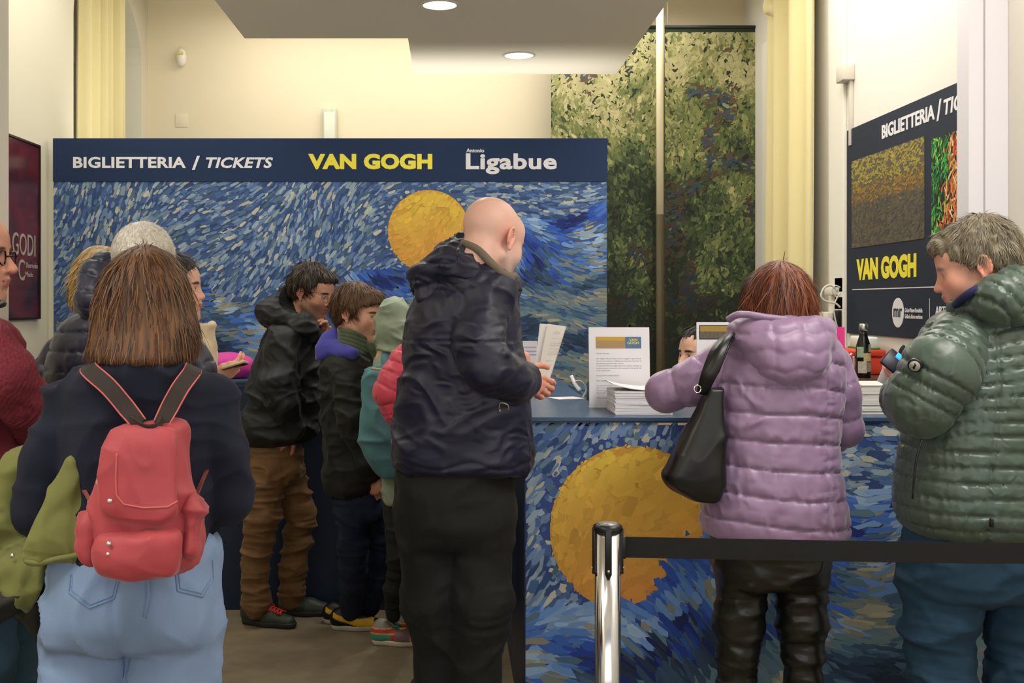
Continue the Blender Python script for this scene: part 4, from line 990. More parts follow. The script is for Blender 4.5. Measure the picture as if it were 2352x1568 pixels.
# pink bag and pen on the back counter
D = 5.62; a, b = W(482, 873, D), W(582, 812, D)
pr = [ell((W(530, 0, D)[0], D, CT+.055), (.115, .08, .070)), cap((a[0]+.03, D, CT+.06), (b[0]-.05, D, CT+.055), .055, .045, sy=1.2), Pr(lambda Q: CT+.001-Q[:, 2], (-9,)*3, (9,)*3, 'i', .006)]
tag(build('soft_bag', [sn(pr, .006, .03, lambda V, N: .006*(fold(V, (14, 14, 20), .5)-.5))], mat('magenta_fabric', '#d42f9c', .6, sheen=.3)), 'soft magenta pouch lying on the back counter', 'bag')
tag(build('pen', [tube([W(516, 863, 5.76), W(503, 822, 5.77), W(494, 793, 5.78)], .0045, 8)], M_wp), 'white pen standing up behind the magenta pouch', 'pen')
# ------------------------------------------------------------------ people
def A3(*v): return np.array(v, float)
def fabric(name, col, rough=.7, sheen=0.0, b=(260, .25, .001), var=(8, .08), coat=0.0, wr=None): return mat(name, col, rough, bump=b, var=var, sheen=sheen, coat=coat, wr=wr)
def crease(amp, fr=(7, 7, 16), seed=0, extra=None, warp=.6):
    """cloth creases: broad ridged folds plus fine ones"""
    def f(V, N):
        r1 = fold(V, fr, warp, seed); r2 = fold(V, np.array(fr)*2.1, warp, seed+4)
        d = amp*(1.5*(r1-.5)+1.3*(np.clip(r1, 0, 1)**4-.25)+.7*(r2**3-.25))
        if extra: d = d+extra(V, N)
        return d
    return f
def quilted(period, amp, z0=0.0, slope=0.0, wr=.002, seamx=None, coord=None, sag=0.0, cx=0.0):
    def f(V, N):
        u = ((V[:, 2]-z0+slope*(V[:, 0]-cx)+sag*(V[:, 0]-cx)**2)/period) if coord is None else coord(V)/period
        u = u+.06*np.sin(V[:, 0]*17+V[:, 2]*5)
        d = quilt(u, amp, V, wr)
        if seamx:
            for sx in seamx: d = d-amp*.9*np.exp(-((V[:, 0]-sx)/.005)**2)+wr*1.5*np.exp(-((V[:, 0]-sx)/.03)**2)*(fold(V, (25, 25, 70), .3)-.5)
        return d
    return f
def legs(p, jn, rad, hips=None, h=.008, fr=(5, 5, 14), amp=.006, k=.03, seed=0, kneez=None, flare=None):
    """trousers: joints jn = {'l': [...], 'r': [...]} world points, rad per joint"""
    prs = [hips] if hips else []
    for s in 'lr': prs += chain(jn[s], rad if not isinstance(rad, dict) else rad[s], k=k)
    def ex(V, N):
        d = 0
        if kneez is not None:
            for kz in kneez: d = d+amp*1.2*np.exp(-((V[:, 2]-kz)/.09)**2)*(fold(V, (4, 4, 34), .5, seed+9)-.5)
        return d
    return sn(prs, h, k, crease(amp, fr, seed, ex))
def simple_shoes(p, la, ra, yaw, col='#151515', sole='#111111'):
    for a, yy in ((la, yaw[0]), (ra, yaw[1])):
        u, so, M = shoe(a, yy, 1.0, col, sole); build('shoe', [u, so], SHOE, p.root)
SHOE = mat('shoe_leather', rough=.5, vcol=True, bump=(200, .2, .001))
def fl(p, x, d=0, z=0.07): q = W(x, PY, p.D+d); q[2] = z; return q
def wz(p, x, z, d=0): q = W(x, PY, p.D+d); q[2] = z; return q
def joints(p, neck, chest, hip, shl, shr, ell_, elr, wrl, wrr, thl=None, thr=None, knl=None, knr=None, anl=None, anr=None):
    return dict(neck=neck, chest=chest, hip=hip, shl=shl, shr=shr, ell=ell_, elr=elr, wrl=wrl, wrr=wrr, thl=thl, thr=thr, knl=knl, knr=knr, anl=anl, anr=anr)

# ============================================================ bald man in the navy parka
p = Person(3.56, 1060, 'bald man in a dark navy parka leaning at the counter corner, seen from behind')
s = p.s
hd, M = head(p.P(1131, 552), 138, 22, 1.08, '#deb2a2', .0035, jaw=.98, beard=.35, bcol='#c0b0a6', brow='#8a7060', flush=.35)
j = joints(p, p.P(1105, 640), p.P(1060, 800), p.P(1040, 1080), p.P(985, 720, .08), p.P(1105, 720, -.08), p.P(1000, 900, .10), p.P(1105, 850, -.17), p.P(1150, 905, .12), p.P(1190, 868, -.08),
           p.P(985, 1120), p.P(1105, 1120, -.03), wz(p, 1000, .48), wz(p, 1095, .48, -.03), wz(p, 1010, .09, .03), wz(p, 1090, .09, -.03))
h1 = hand(p.P(1188, 866, -.02), (.75, .05, -.28), (.2, .9, -.3), (35, 40, 45, 50), .92, False, '#d89c86', h=.0032)
h2 = hand(p.P(1205, 868, .06), (.10, -.10, -1), (-.9, .2, -.1), (25, 20, 25, 30), .92, True, '#d69a86', thumb=(.7, .6, -.5), h=.0032)
build('body', [core(j, '#d69a86', 1.0)]+hd+[h1, h2], SKINM, p.root)
M_navy = fabric('parka_navy', '#14162f', .5, .05, (220, .2, .001), wr=(7, .010, (1, 1, 1.6), 1.2))
tor = loft(p.rows([(640, 1010, 1180, .12, .02), (668, 975, 1184, .14, .01), (700, 955, 1188, .155, 0), (760, 937, 1195, .16, 0), (830, 928, 1203, .165, 0), (900, 918, 1213, .165, 0), (970, 908, 1222, .17, 0), (1030, 902, 1226, .175, 0), (1068, 915, 1222, .17, 0), (1086, 960, 1215, .15, 0)]), 2.5, .03)
ar = [p.P(1108, 705, -.10), p.P(1100, 790, -.19), p.P(1118, 842, -.20), p.P(1172, 872, -.12), p.P(1200, 872, -.06)]
al = [p.P(985, 720, .10), p.P(1010, 880, .14), p.P(1100, 910, .16), p.P(1180, 885, .10)]
arm_m = lambda V: np.exp(-(np.min([np.linalg.norm(V-q_, axis=1) for q_ in (ar[1], ar[2], (ar[2]+ar[3])/2)], axis=0)/.085)**4)
tor_d = crease(.007, (5, 5, 7), 2, lambda V, N: .016*arm_m(V)*(fold(V, (7, 7, 26), .5, 5)-.5) -.004*np.exp(-((V[:, 2]-W(0, 780, p.D)[2])/.003)**2)*(N[:, 1] < 0)-.004*np.exp(-((V[:, 2]-(W(0, 1056, p.D)[2]+.012*np.sin(V[:, 0]*30)))/.006)**2))
pj = [sn([tor]+chain(ar, [.078, .068, .066, .054, .046], k=.025)+chain(al, [.070, .060, .058, .048], k=.03)+[cap(p.P(1030, 615, -.07), p.P(1150, 668, -.09), .062, .052, k=.03), cap(p.P(1075, 640, -.09), p.P(1110, 665, -.10), .055, .05, k=.03), cap(p.P(1040, 610, .05), p.P(1160, 660, .04), .06, .05, k=.03)], .006, .03, tor_d)]
ja = build('parka', pj, M_navy, p.root)
col = [cap(p.P(1070, 590, -.05), p.P(1118, 636, -.10), .040, .034), cap(p.P(1120, 632, -.10), p.P(1178, 655, -.06), .028, .024), cap(p.P(1040, 600, .03), p.P(1090, 650, -.05), .06, .05),
       ell(p.P(1131, 575), (.062, .075, .1), op='s', k=.01)]
build('collar', [sn(col, .006, .02, crease(.006, (10, 10, 20), 7))], M_navy, ja)
ic = tube([p.P(1062, 560, .06), p.P(1070, 560, -.06), p.P(1100, 576, -.105), p.P(1130, 606, -.125), p.P(1160, 632, -.12), p.P(1182, 634, -.07)], .013, 10)
build('inner_collar', [ic], fabric('collar_taupe', '#6f6556', .85), ja)
hood = [cap(p.P(1000, 625, -.06), p.P(1075, 612, -.11), .050, .035), cap(p.P(985, 640, -.07), p.P(968, 662, -.08), .040, .026), cap(p.P(1000, 625, .10), p.P(1075, 590, .10), .055, .045), cap(p.P(985, 640, -.05), p.P(985, 645, .10), .045, .045),
        cap(p.P(1045, 585, .0), p.P(1072, 570, .03), .045, .035)]
build('hood', [sn(hood, .006, .04, crease(.012, (8, 8, 16), 8))], M_navy, ja)
build('front_placket', [sn([cap(p.P(1181, 648, -.03), p.P(1184, 760, -.02), .014, .016), cap(p.P(1184, 760, -.02), p.P(1200, 860, .02), .016, .016)], .006, .02)], M_navy, ja)
build('cuff', [sn([cap(p.P(1190, 872, -.09), p.P(1208, 868, -.055), .050, .044)], .006, .01, crease(.004, (20, 20, 10), 3))], M_navy, ja)
build('hem_toggle', [tube([p.P(1146, 938, -.168), p.P(1150, 925, -.172), p.P(1166, 930, -.172), p.P(1168, 942, -.168)], .0022, 6), tube([p.P(1149, 940, -.17), p.P(1147, 945, -.17)], .004, 6)], mat('toggle', '#9c9270', .4, .6), ja)
M_blkt = fabric('trousers_black', '#090908', .85, 0, (200, .3, .001), wr=(4, .012, (1, 1, .8), .9))
hips = loft(p.rows([(1040, 925, 1180, .13, 0), (1110, 912, 1176, .145, 0), (1190, 918, 1178, .14, 0), (1250, 935, 1176, .12, 0)]), 2.4, .03)
jn = dict(l=[p.P(980, 1180), p.P(995, 1380, .02), wz(p, 1005, .46, .03), wz(p, 1010, .06, .04)], r=[p.P(1105, 1180, -.02), p.P(1105, 1380, -.03), wz(p, 1097, .46, -.03), wz(p, 1092, .06, -.02)])
build('trousers', [legs(p, jn, [.095, .090, .082, .075], hips, .009, (6, 6, 7), .006, seed=3, kneez=[.48])], M_blkt, p.root)
simple_shoes(p, wz(p, 1010, 0, .03), wz(p, 1092, 0, -.03), (150, 140))

# ============================================================ woman in the lilac padded jacket
p = Person(3.30, 1780, 'woman with auburn hair in a lilac padded jacket at the counter, seen from behind')
s = p.s; Dn = p.D
hd, M = head(p.P(1788, 698, .02), 170, 18, .93, '#e0b09a', .007)
j = joints(p, p.P(1790, 760), p.P(1785, 850), p.P(1775, 1150), p.P(1690, 840), p.P(1890, 840), p.P(1545, 895, .03), p.P(1945, 985, .03), p.P(1610, 880, .28), p.P(1880, 940, .30),
           p.P(1710, 1230), p.P(1840, 1230), wz(p, 1700, .47), wz(p, 1845, .47), wz(p, 1695, .09), wz(p, 1848, .09))
hh = [hand(j['wrl'], (.5, 1, 0), (0, 0, -1), (20, 20, 20, 20), .88, True, h=.004), hand(j['wrr'], (-.6, 1, 0), (0, 0, -1), (20, 20, 20, 20), .88, False, h=.004)]
build('body', [core(j, '#d9a088', .85)]+hd+hh, SKINM, p.root)
hr = long_hair([(600, 1768, 1812, -.03, .07), (620, 1742, 1838, -.075, .10), (650, 1722, 1857, -.095, .11), (690, 1714, 1868, -.105, .10), (725, 1710, 1873, -.105, .09), (770, 1706, 1878, -.10, .09), (800, 1715, 1870, -.09, .08)], Dn, .005, 2.2,
               ('#3c1708', '#8f4a24'), .007, 4200, .10, .0026, rnd=.05, seed=1, extra=[ell(p.P(1790, 688, .01), (.088, .108, .112))])
build('hair', hr, HAIRM, p.root)
M_lil = fabric('lilac_nylon', '#8e7494', .42, .3, (240, .12, .001), (7, .05), wr=(9, .007, (1, 1, .8), 1.0))
cxw = W(1775, 0, Dn)[0]; sx = W(1868, 0, Dn)[0]; sx2 = W(1640, 0, Dn)[0]
tor = loft(p.rows([(745, 1715, 1880, .09, .02), (775, 1670, 1915, .12, .01), (820, 1648, 1930, .14, .0), (900, 1634, 1930, .15, 0), (980, 1632, 1922, .15, 0), (1040, 1632, 1920, .15, 0), (1110, 1622, 1928, .16, 0), (1170, 1616, 1938, .165, 0), (1215, 1616, 1944, .16, 0), (1236, 1660, 1936, .14, 0)]), 2.4, .035)
zq = W(0, 1186, Dn)[2]
T = sn([tor], .0056, .03, quilted(.0775, .011, zq, .085, .005, [sx], sag=.20, cx=cxw))
ar = [p.P(1905, 830, .02), p.P(1932, 900, .0), p.P(1942, 985, .02), p.P(1915, 1000, .14), p.P(1880, 950, .27)]
al = [p.P(1680, 825, .0), p.P(1598, 876, .0), p.P(1530, 900, .03), p.P(1572, 892, .16), p.P(1620, 880, .27)]
aR = sn(chain(ar, [.058, .052, .048, .046, .038], k=.02), .006, .02, quilted(.085, .005, coord=lambda V: arc(V, ar), wr=.003))
aL = sn(chain(al, [.066, .064, .056, .050, .038], k=.02), .006, .02, quilted(.085, .004, coord=lambda V: arc(V, al), wr=.003))
ja = build('padded_jacket', [T, aR, aL], M_lil, p.root)
z_h = W(0, 720, Dn)[2]
hp = [loft(p.rows([(722, 1694, 1888, .095, -.02), (740, 1672, 1900, .115, -.035), (780, 1664, 1900, .13, -.05), (820, 1690, 1884, .115, -.075), (850, 1712, 1860, .085, -.10), (874, 1745, 1820, .05, -.115)]), 2.3, .03),
      loft(p.rows([(690, 1712, 1872, .075, 0), (740, 1700, 1884, .088, 0), (790, 1720, 1864, .08, 0)]), 2.2, .02, op='s', k=.02)]
def hoodd(V, N):
    ph = (V[:, 0]-cxw)/.085+.5; u = (V[:, 2]-z_h+.6*np.abs(V[:, 0]-cxw)*0)/.052
    return .006*(np.abs(np.sin(np.pi*ph))**.5-.6)+.005*(np.abs(np.sin(np.pi*(u+.12*np.sin(ph*6))))**.5-.6)+.003*(fold(V, (20, 20, 30), .4)-.5)
hdo = build('hood', [sn(hp, .006, .02, hoodd)], M_lil, ja)
rim = tube([p.P(1672, 735, -.09), p.P(1700, 722, -.115), p.P(1760, 729, -.125), p.P(1830, 738, -.12), p.P(1872, 750, -.10), p.P(1900, 772, -.06)], .010, 10)
V_, F_, C_ = rim; build('hood_rim', [(V_+.002*(fold(V_, (40, 40, 40), .2)-.5)[:, None], F_, C_)], M_lil, hdo)
M_lea = fabric('leather_black', '#12120f', .30, 0, (90, .15, .002), (6, .1), wr=(6, .009, (.6, .6, 1.9), .9))
hips = loft(p.rows([(1200, 1640, 1905, .13, 0), (1260, 1638, 1905, .14, 0), (1320, 1642, 1902, .125, 0), (1345, 1650, 1895, .11, 0)]), 2.4, .03)
jn = dict(l=[p.P(1706, 1330), p.P(1698, 1430), wz(p, 1694, .46), wz(p, 1688, .07)], r=[p.P(1838, 1330), p.P(1842, 1430), wz(p, 1844, .46), wz(p, 1850, .07)])
build('leather_trousers', [legs(p, jn, [.077, .066, .054, .042], hips, .007, (5, 5, 17), .004, seed=13, kneez=[.55, .42], k=.02)], M_lea, p.root)
simple_shoes(p, wz(p, 1688, 0), wz(p, 1850, 0), (175, 185))
# shoulder bag hanging from her left shoulder
t = thing('shoulder_bag', p.P(1590, 1120, -.12), 'black leather tote bag hanging from the shoulder of the lilac jacket', 'bag')
bp = [loft([(HC-(y-PY)*s, (((a+b)/2)-PX)*s, Dn-.115, (b-a)/2*s, dh) for y, a, b, dh in [(884, 1602, 1642, .022), (930, 1581, 1642, .035), (1000, 1549, 1642, .045), (1060, 1522, 1640, .055), (1085, 1512, 1638, .055), (1108, 1538, 1632, .05), (1130, 1582, 1622, .035)]], 3.6, .006)]
M_bag = fabric('bag_leather', '#0c0c0c', .38, 0, (120, .2, .001), (6, .1))
bg = build('bag_body', [sn(bp, .006, .02, crease(.006, (7, 7, 6), 21))], M_bag, t)
build('strap', [strip([p.P(1612, 905, -.14), p.P(1628, 860, -.165), p.P(1652, 800, -.145), p.P(1672, 770, -.08), p.P(1678, 772, .03)], (1, -.25, .4), [.03, .042, .045, .04, .03], .005), ], M_bag, t)
build('strap', [strip([p.P(1618, 900, -.10), p.P(1640, 850, -.155), p.P(1664, 795, -.13), p.P(1684, 772, -.06)], (1, -.2, .4), [.02, .03, .03, .028], .005)], M_bag, t)
build('strap_ring', [tube([p.P(1602+8*math.cos(a), 893+9*math.sin(a), -.155) for a in np.linspace(0, 2*math.pi, 14)], .0022, 6, None, 0)], M_chr, t)

# ============================================================ man in the green padded jacket
p = Person(3.10, 2250, 'grey-haired man in a dark green padded jacket looking at his phone')
s = p.s; Dn = p.D
hd, M = head(p.P(2243, 617), -112, 16, 1.02, '#d9a08a', .0035, jaw=1.08, nose=1.0, brow='#8f8470', flush=.28)
j = joints(p, p.P(2275, 710), p.P(2270, 820), p.P(2250, 1180), p.P(2190, 800, .02), p.P(2380, 800, .03), p.P(2115, 935, .02), p.P(2400, 1000, .1), p.P(2062, 868, .16), p.P(2250, 900, .32),
           p.P(2170, 1230), p.P(2330, 1230), wz(p, 2160, .48), wz(p, 2345, .48), wz(p, 2160, .09), wz(p, 2350, .09))
hh = [hand(p.P(2112, 905, .16), (-.75, .25, .40), (.1, .5, .8), (35, 35, 40, 45), .88, True, '#dfa48f', h=.003), hand(j['wrr'], (-1, .3, 0), (0, 0, -1), (30, 30, 30, 30), .9, False, h=.004)]
build('body', [core(j, '#d9a088', 1.1)]+hd+hh, SKINM, p.root)
hc = hair_cap(M, ([-.13, -.085, -.05, -.02, .03, .07, .11], [.068, .062, .034, .014, -.002, -.035, -.062]), .011, .0037, 5200, .026, .0017, '#706653', rough=.005, lift=.5, fr=(60, 60, 30),
              extra=[ell((0, -.055, .078), (.055, .045, .038)), ell((0, .02, .075), (.072, .085, .062))])
build('hair', hc, HAIRM, p.root)
M_gr = fabric('green_nylon', '#44544a', .36, .15, (240, .12, .001), (7, .06), wr=(18, .003, (1, 1, 1), 1.0))
zq = W(0, 1225, Dn)[2]; cxg = W(2300, 0, Dn)[0]
tor = loft(p.rows([(700, 2215, 2420, .10, .01), (740, 2150, 2450, .15, .01), (800, 2125, 2470, .18, .01), (870, 2120, 2480, .19, 0), (960, 2100, 2480, .195, 0), (1040, 2082, 2480, .195, 0), (1120, 2070, 2480, .20, 0), (1180, 2072, 2480, .20, 0), (1222, 2090, 2470, .18, 0)]), 2.5, .03)
sxg = W(2195, 0, Dn)[0]
def gq(V, N):
    cx_ = cxg; zz = V[:, 2]-zq+np.clip((V[:, 2]-1.15)/.25, 0, 1)*.28*(cx_-V[:, 0]+.12)
    u = zz/.0405+.05*np.sin(V[:, 0]*21)
    d = quilt(u, .0105, V, .0045, 60)
    return d-.007*np.exp(-((V[:, 0]-sxg-.10*np.clip(V[:, 2]-.95, 0, 1))/.004)**2)
T = sn([tor], .0062, .03, gq)
al = [p.P(2215, 790, -.06), p.P(2160, 850, -.12), p.P(2115, 925, -.11), p.P(2085, 915, .0), p.P(2082, 895, .12)]
ar = [p.P(2390, 800, .02), p.P(2420, 960, .05), p.P(2380, 960, .18), p.P(2280, 915, .28)]
aL = sn(chain(al, [.088, .092, .082, .062, .044], k=.03), .0055, .02, lambda V, N: quilt(arc(V, al)/.036+.05*np.sin(V[:, 0]*40), .0105, V, .0045, 60))
aR = sn(chain(ar, [.085, .075, .06, .05], k=.03), .009, .02, lambda V, N: quilt(arc(V, ar)/.04, .006, V, .003))
ja = build('padded_jacket', [T, aL, aR], M_gr, p.root)
hp = [cap(p.P(2215, 705, .0), p.P(2300, 690, -.13), .042, .055), cap(p.P(2300, 690, -.13), p.P(2400, 690, -.12), .065, .065), cap(p.P(2290, 665, .0), p.P(2380, 670, .05), .07, .07), cap(p.P(2330, 655, -.10), p.P(2400, 720, -.12), .05, .06),
      ell(p.P(2243, 640), (.085, .10, .09), op='s', k=.01)]
build('hood', [sn(hp, .0055, .03, lambda V, N: quilt((V[:, 0]*.75+V[:, 2]*.75+.01*np.sin(V[:, 0]*30))/.042, .0115, V, .006, 60))], M_gr, ja)
build('inner_collar', [tube([p.P(2196, 700, -.03), p.P(2215, 682, -.10), p.P(2250, 662, -.125), p.P(2300, 650, -.10)], .012, 10)], fabric('collar_navy', '#1b2250', .8), ja)
bpos = p.P(2102, 838, -.190)
Mb = Matrix.Translation(Vector(bpos.tolist())) @ Rz(-32) @ Rx(18)
bd = build('sleeve_badge', [xf(cyl((0, 0, 0), .0185, .014, 28, 'y', bev=.003), Mb)], M_blk, ja)
build('badge_face', [xf(cyl((0, -.008, 0), .0135, .002, 24, 'y'), Mb)], mat('badge_grey', '#aaa79e', .5), bd)
build('badge_mark', [xf(box(-.002, .002, -.010, -.009, -.008, .008), Mb @ Ry(15)), xf(box(-.006, .006, -.010, -.009, -.0015, .0015), Mb @ Ry(-40))], M_blk, bd)
build('pocket_zip', [tube([p.P(2118, 1010, -.17), p.P(2104, 1060, -.17), p.P(2096, 1145, -.165)], .0028, 6)], M_blk, ja)
build('side_tag', [box(W(2192, 0, Dn)[0], W(2198, 0, Dn)[0], Dn-.212, Dn-.200, W(0, 1176, Dn)[2], W(0, 1158, Dn)[2], .001)], M_blk, ja)
M_jn = fabric('jeans_blue', '#153850', .85, 0, (400, .35, .001), (30, .12), wr=(4.5, .012, (.7, .7, 1.7), .8))
hips = loft(p.rows([(1190, 2095, 2450, .15, 0), (1260, 2080, 2455, .17, 0), (1330, 2078, 2455, .15, 0), (1370, 2085, 2450, .12, 0)]), 2.5, .03)
jn = dict(l=[p.P(2165, 1330), p.P(2160, 1430), wz(p, 2160, .48), wz(p, 2162, .06)], r=[p.P(2362, 1330), p.P(2350, 1440), wz(p, 2345, .48), wz(p, 2350, .06)])
build('jeans', [legs(p, jn, [.105, .097, .088, .075], hips, .009, (5, 5, 13), .008, seed=23, kneez=[.62, .50], k=.02)], M_jn, p.root)
simple_shoes(p, wz(p, 2162, 0), wz(p, 2350, 0), (190, 170), '#2a2622')
t = thing('smartphone', p.P(2058, 838, .12), 'dark smartphone with lit blue screen held by the man in the green jacket', 'phone')
Mp = Matrix.Translation(Vector(p.P(2060, 836, .13).tolist())) @ Rz(-18) @ Ry(40) @ Rx(-30)
build('case', [xf(box(-.040, .040, -.006, .006, -.030, .030, .005), Mp)], mat('phone_case', '#16162c', .35), t)
Mp2 = Matrix.Translation(Vector(p.P(2072, 824, .03).tolist())) @ Rz(-18) @ Ry(40) @ Rx(-60)
build('screen', [xf(box(-.018, .018, -.003, .003, -.012, .012, .002), Mp2)], mat('phone_screen', '#2090e0', .3, emit=('#2a9aff', 1.0)), t)
tag(build('paper_slip', [xf(box(-.028, .02, -.001, .001, -.022, .018), Matrix.Translation(Vector(p.P(2040, 868, .19).tolist())) @ Rz(10) @ Ry(25))], M_pap, None, False), 'small white paper slip held beside the smartphone', 'paper')
D = 5.0
tag(build('black_cap', [sn([ell(W(2092, 812, 5.3), (.055, .05, .052)), cap(W(2080, 842, 5.25), W(2100, 850, 5.25), .025, .03), Pr(lambda Q: ZSH+.001-Q[:, 2], (-9,)*3, (9,)*3, 'i', .003)], .006, .03)], fabric('felt_black', '#0b0b0c', .8)), 'rounded black bag between the orange-red box and the green jacket', 'bag')

# ============================================================ receptionist behind the counter
p = Person(4.72, 1610, 'dark-haired receptionist behind the counter, face half hidden by the notice')
hd, M = head(p.P(1611, 818), -66, 0, .98, '#e6b8a0', .0034, brow='#3a241a', lips='#b8605a')
j = joints(p, p.P(1616, 900), p.P(1620, 950), wz(p, 1620, .62, .02), p.P(1555, 935), p.P(1685, 935), p.P(1560, 1010, -.02), p.P(1680, 1010, -.02), wz(p, 1570, .98, -.16), wz(p, 1660, .98, -.16),
           wz(p, 1585, .55), wz(p, 1650, .55), wz(p, 1580, .5, -.28), wz(p, 1655, .5, -.28), wz(p, 1580, .09, -.2), wz(p, 1655, .09, -.2))
build('body', [core(j, '#d9a088', .8)]+hd, SKINM, p.root)
hc = hair_cap(M, ([-.13, -.08, -.06, -.035, .0, .03, .11], [.088, .080, .066, .02, -.02, -.08, -.14]), .014, .0035, 1500, .06, .003, '#1e1512', rough=.003)
build('hair', hc, HAIRM, p.root)
M_wb = fabric('blouse_black', '#17171a', .8)
build('blouse', [sn([loft(p.rows([(905, 1590, 1645, .06, 0), (930, 1555, 1685, .09, 0), (1000, 1560, 1680, .11, 0), (1100, 1560, 1680, .11, 0), (1150, 1555, 1685, .12, 0)]), 2.4, .03)]+chain([j['shl'], j['ell'], j['wrl']], [.045, .04, .03])+chain([j['shr'], j['elr'], j['wrr']], [.045, .04, .03]), .01, .03, crease(.005))], M_wb, p.root)
build('trousers', [legs(p, dict(l=[j['hip'], j['thl'], j['knl'], j['anl']], r=[j['hip'], j['thr'], j['knr'], j['anr']]), [.11, .085, .065, .05], None, .012)], M_blkt, p.root)
simple_shoes(p, wz(p, 1580, 0, -.2), wz(p, 1655, 0, -.2), (0, 0))
t = thing('office_stool', wz(p, 1615, 0, .05), 'dark swivel stool under the receptionist', 'stool')
q0 = wz(p, 1618, .0, .04)
build('seat', [cyl((q0[0], q0[1], .41), .19, .06, 32, bev=.015)], M_blk, t); build('column', [cyl((q0[0], q0[1], .215), .025, .33, 16)], M_chr, t); build('base', [lathe((q0[0], q0[1], 0), [(.24, 0), (.24, .012), (.05, .035), (.03, .05)], 32)], M_blk, t)

# ============================================================ man with glasses and brown trousers
p = Person(5.26, 630, 'dark-haired man with glasses in a black parka and brown trousers, hand on chin')
s = p.s; Dn = p.D
hd, M = head(p.P(719, 674), 62, 16, .98, '#cf9a80', .0034, beard=.55, bcol='#5a4a40', brow='#2c2018', jaw=.96, nose=1.15)
j = joints(p, p.P(690, 745), p.P(665, 830), p.P(625, 1000), p.P(640, 790, -.12), p.P(700, 800, .14), p.P(640, 900, -.17), p.P(728, 850, .12), p.P(672, 985, -.10), p.P(743, 782, .0),
           p.P(600, 1040, -.05), p.P(650, 1040, .07), p.P(608, 1190, -.06), p.P(688, 1175, .08), p.P(590, 1375, -.05), p.P(672, 1370, .10))
h1 = hand(p.P(738, 790, -.01), (.15, -.05, 1), (-.4, -.6, 0), (50, 55, 60, 60), .92, False, '#cf9a80', h=.0032)
h2 = hand(p.P(668, 990, -.11), (-.8, .0, -.8), (0, 1, -.2), (40, 40, 40, 40), .92, False, '#b88470', h=.004)
build('body', [core(j, '#cf9a80', .92)]+hd+[h1, h2], SKINM, p.root)
hc = hair_cap(M, ([-.13, -.085, -.055, -.03, .0, .03, .07, .11], [.085, .078, .066, .030, .0, -.015, -.055, -.085]), .019, .0039, 2600, .05, .004, '#2e1f14', rough=.009, lift=.35, fr=(28, 28, 18),
              extra=[ell((0, -.040, .092), (.066, .056, .038)), ell((0, .05, .01), (.080, .078, .080))])
build('hair', hc, HAIRM, p.root)
glasses(M, 'glasses', p.root, '#c8c4bc', .019, .0013, .9)
M_bp = fabric('parka_black', '#0b0e0f', .62, .05, (200, .2, .001), wr=(6, .010, (1, 1, 1.3), 1.2))
tor = loft(p.rows([(735, 640, 722, .09, .01), (770, 612, 738, .13, 0), (820, 592, 742, .15, 0), (880, 576, 742, .155, 0), (940, 562, 738, .16, 0), (990, 554, 726, .16, 0), (1014, 558, 712, .15, 0)]), 2.4, .03)
al = [p.P(655, 785, -.11), p.P(640, 880, -.17), p.P(655, 930, -.17), p.P(672, 978, -.12)]
ar = [p.P(705, 800, .12), p.P(735, 860, .12), p.P(742, 800, .01)]
zc1 = W(0, 0, Dn)
ja = build('parka', [sn([tor]+chain(al, [.080, .075, .068, .055], k=.022), .007, .03, crease(.010, (6, 6, 11), 31)), sn(chain(ar, [.07, .062, .046], k=.02), .007, .02, crease(.006, (9, 9, 16), 33))], M_bp, p.root)
hp = [cap(p.P(622, 722, -.03), p.P(690, 748, -.10), .056, .036), cap(p.P(610, 712, .0), p.P(640, 692, .0), .042, .03), cap(p.P(655, 705, .0), p.P(652, 668, .0), .04, .010), cap(p.P(625, 715, .0), p.P(720, 770, .06), .06, .05), cap(p.P(700, 745, -.13), p.P(738, 790, -.08), .04, .02)]
build('hood', [sn(hp, .006, .04, crease(.009, (8, 8, 14), 34))], M_bp, ja)
M_br = fabric('trousers_brown', '#75542f', .65, .1, (200, .3, .001), (10, .12), wr=(6, .010, (.7, .7, 1.8), .8))
hips = loft(p.rows([(985, 560, 705, .11, 0), (1030, 560, 694, .12, 0), (1080, 566, 690, .115, 0), (1110, 575, 688, .10, 0)]), 2.4, .03)
jn = dict(l=[p.P(613, 1080, -.05), p.P(602, 1190, -.08), p.P(586, 1290, -.06), p.P(590, 1388, -.05)], r=[p.P(655, 1080, .05), p.P(690, 1180, .09), p.P(676, 1290, .10), p.P(672, 1372, .12)])
build('trousers', [legs(p, jn, dict(l=[.088, .070, .060, .053], r=[.085, .072, .060, .054]), hips, .006, (6, 6, 18), .008, seed=33, kneez=[.50, .45, .15, .12], k=.02)], M_br, p.root)
for xx, dd, yw, nm in ((592, -.03, 68, 1), (680, .13, 85, 0)):
    u, so, Ms = shoe(wz(p, xx, 0, dd), yw, 1.08, '#2e3a2e', '#2a2c28'); sh = build('shoe', [u, so], SHOE, p.root)
    if nm: build('laces', laces(Ms, '#d8342c'), mat('lace_red', '#d8342c', .7), sh, label='red laces')

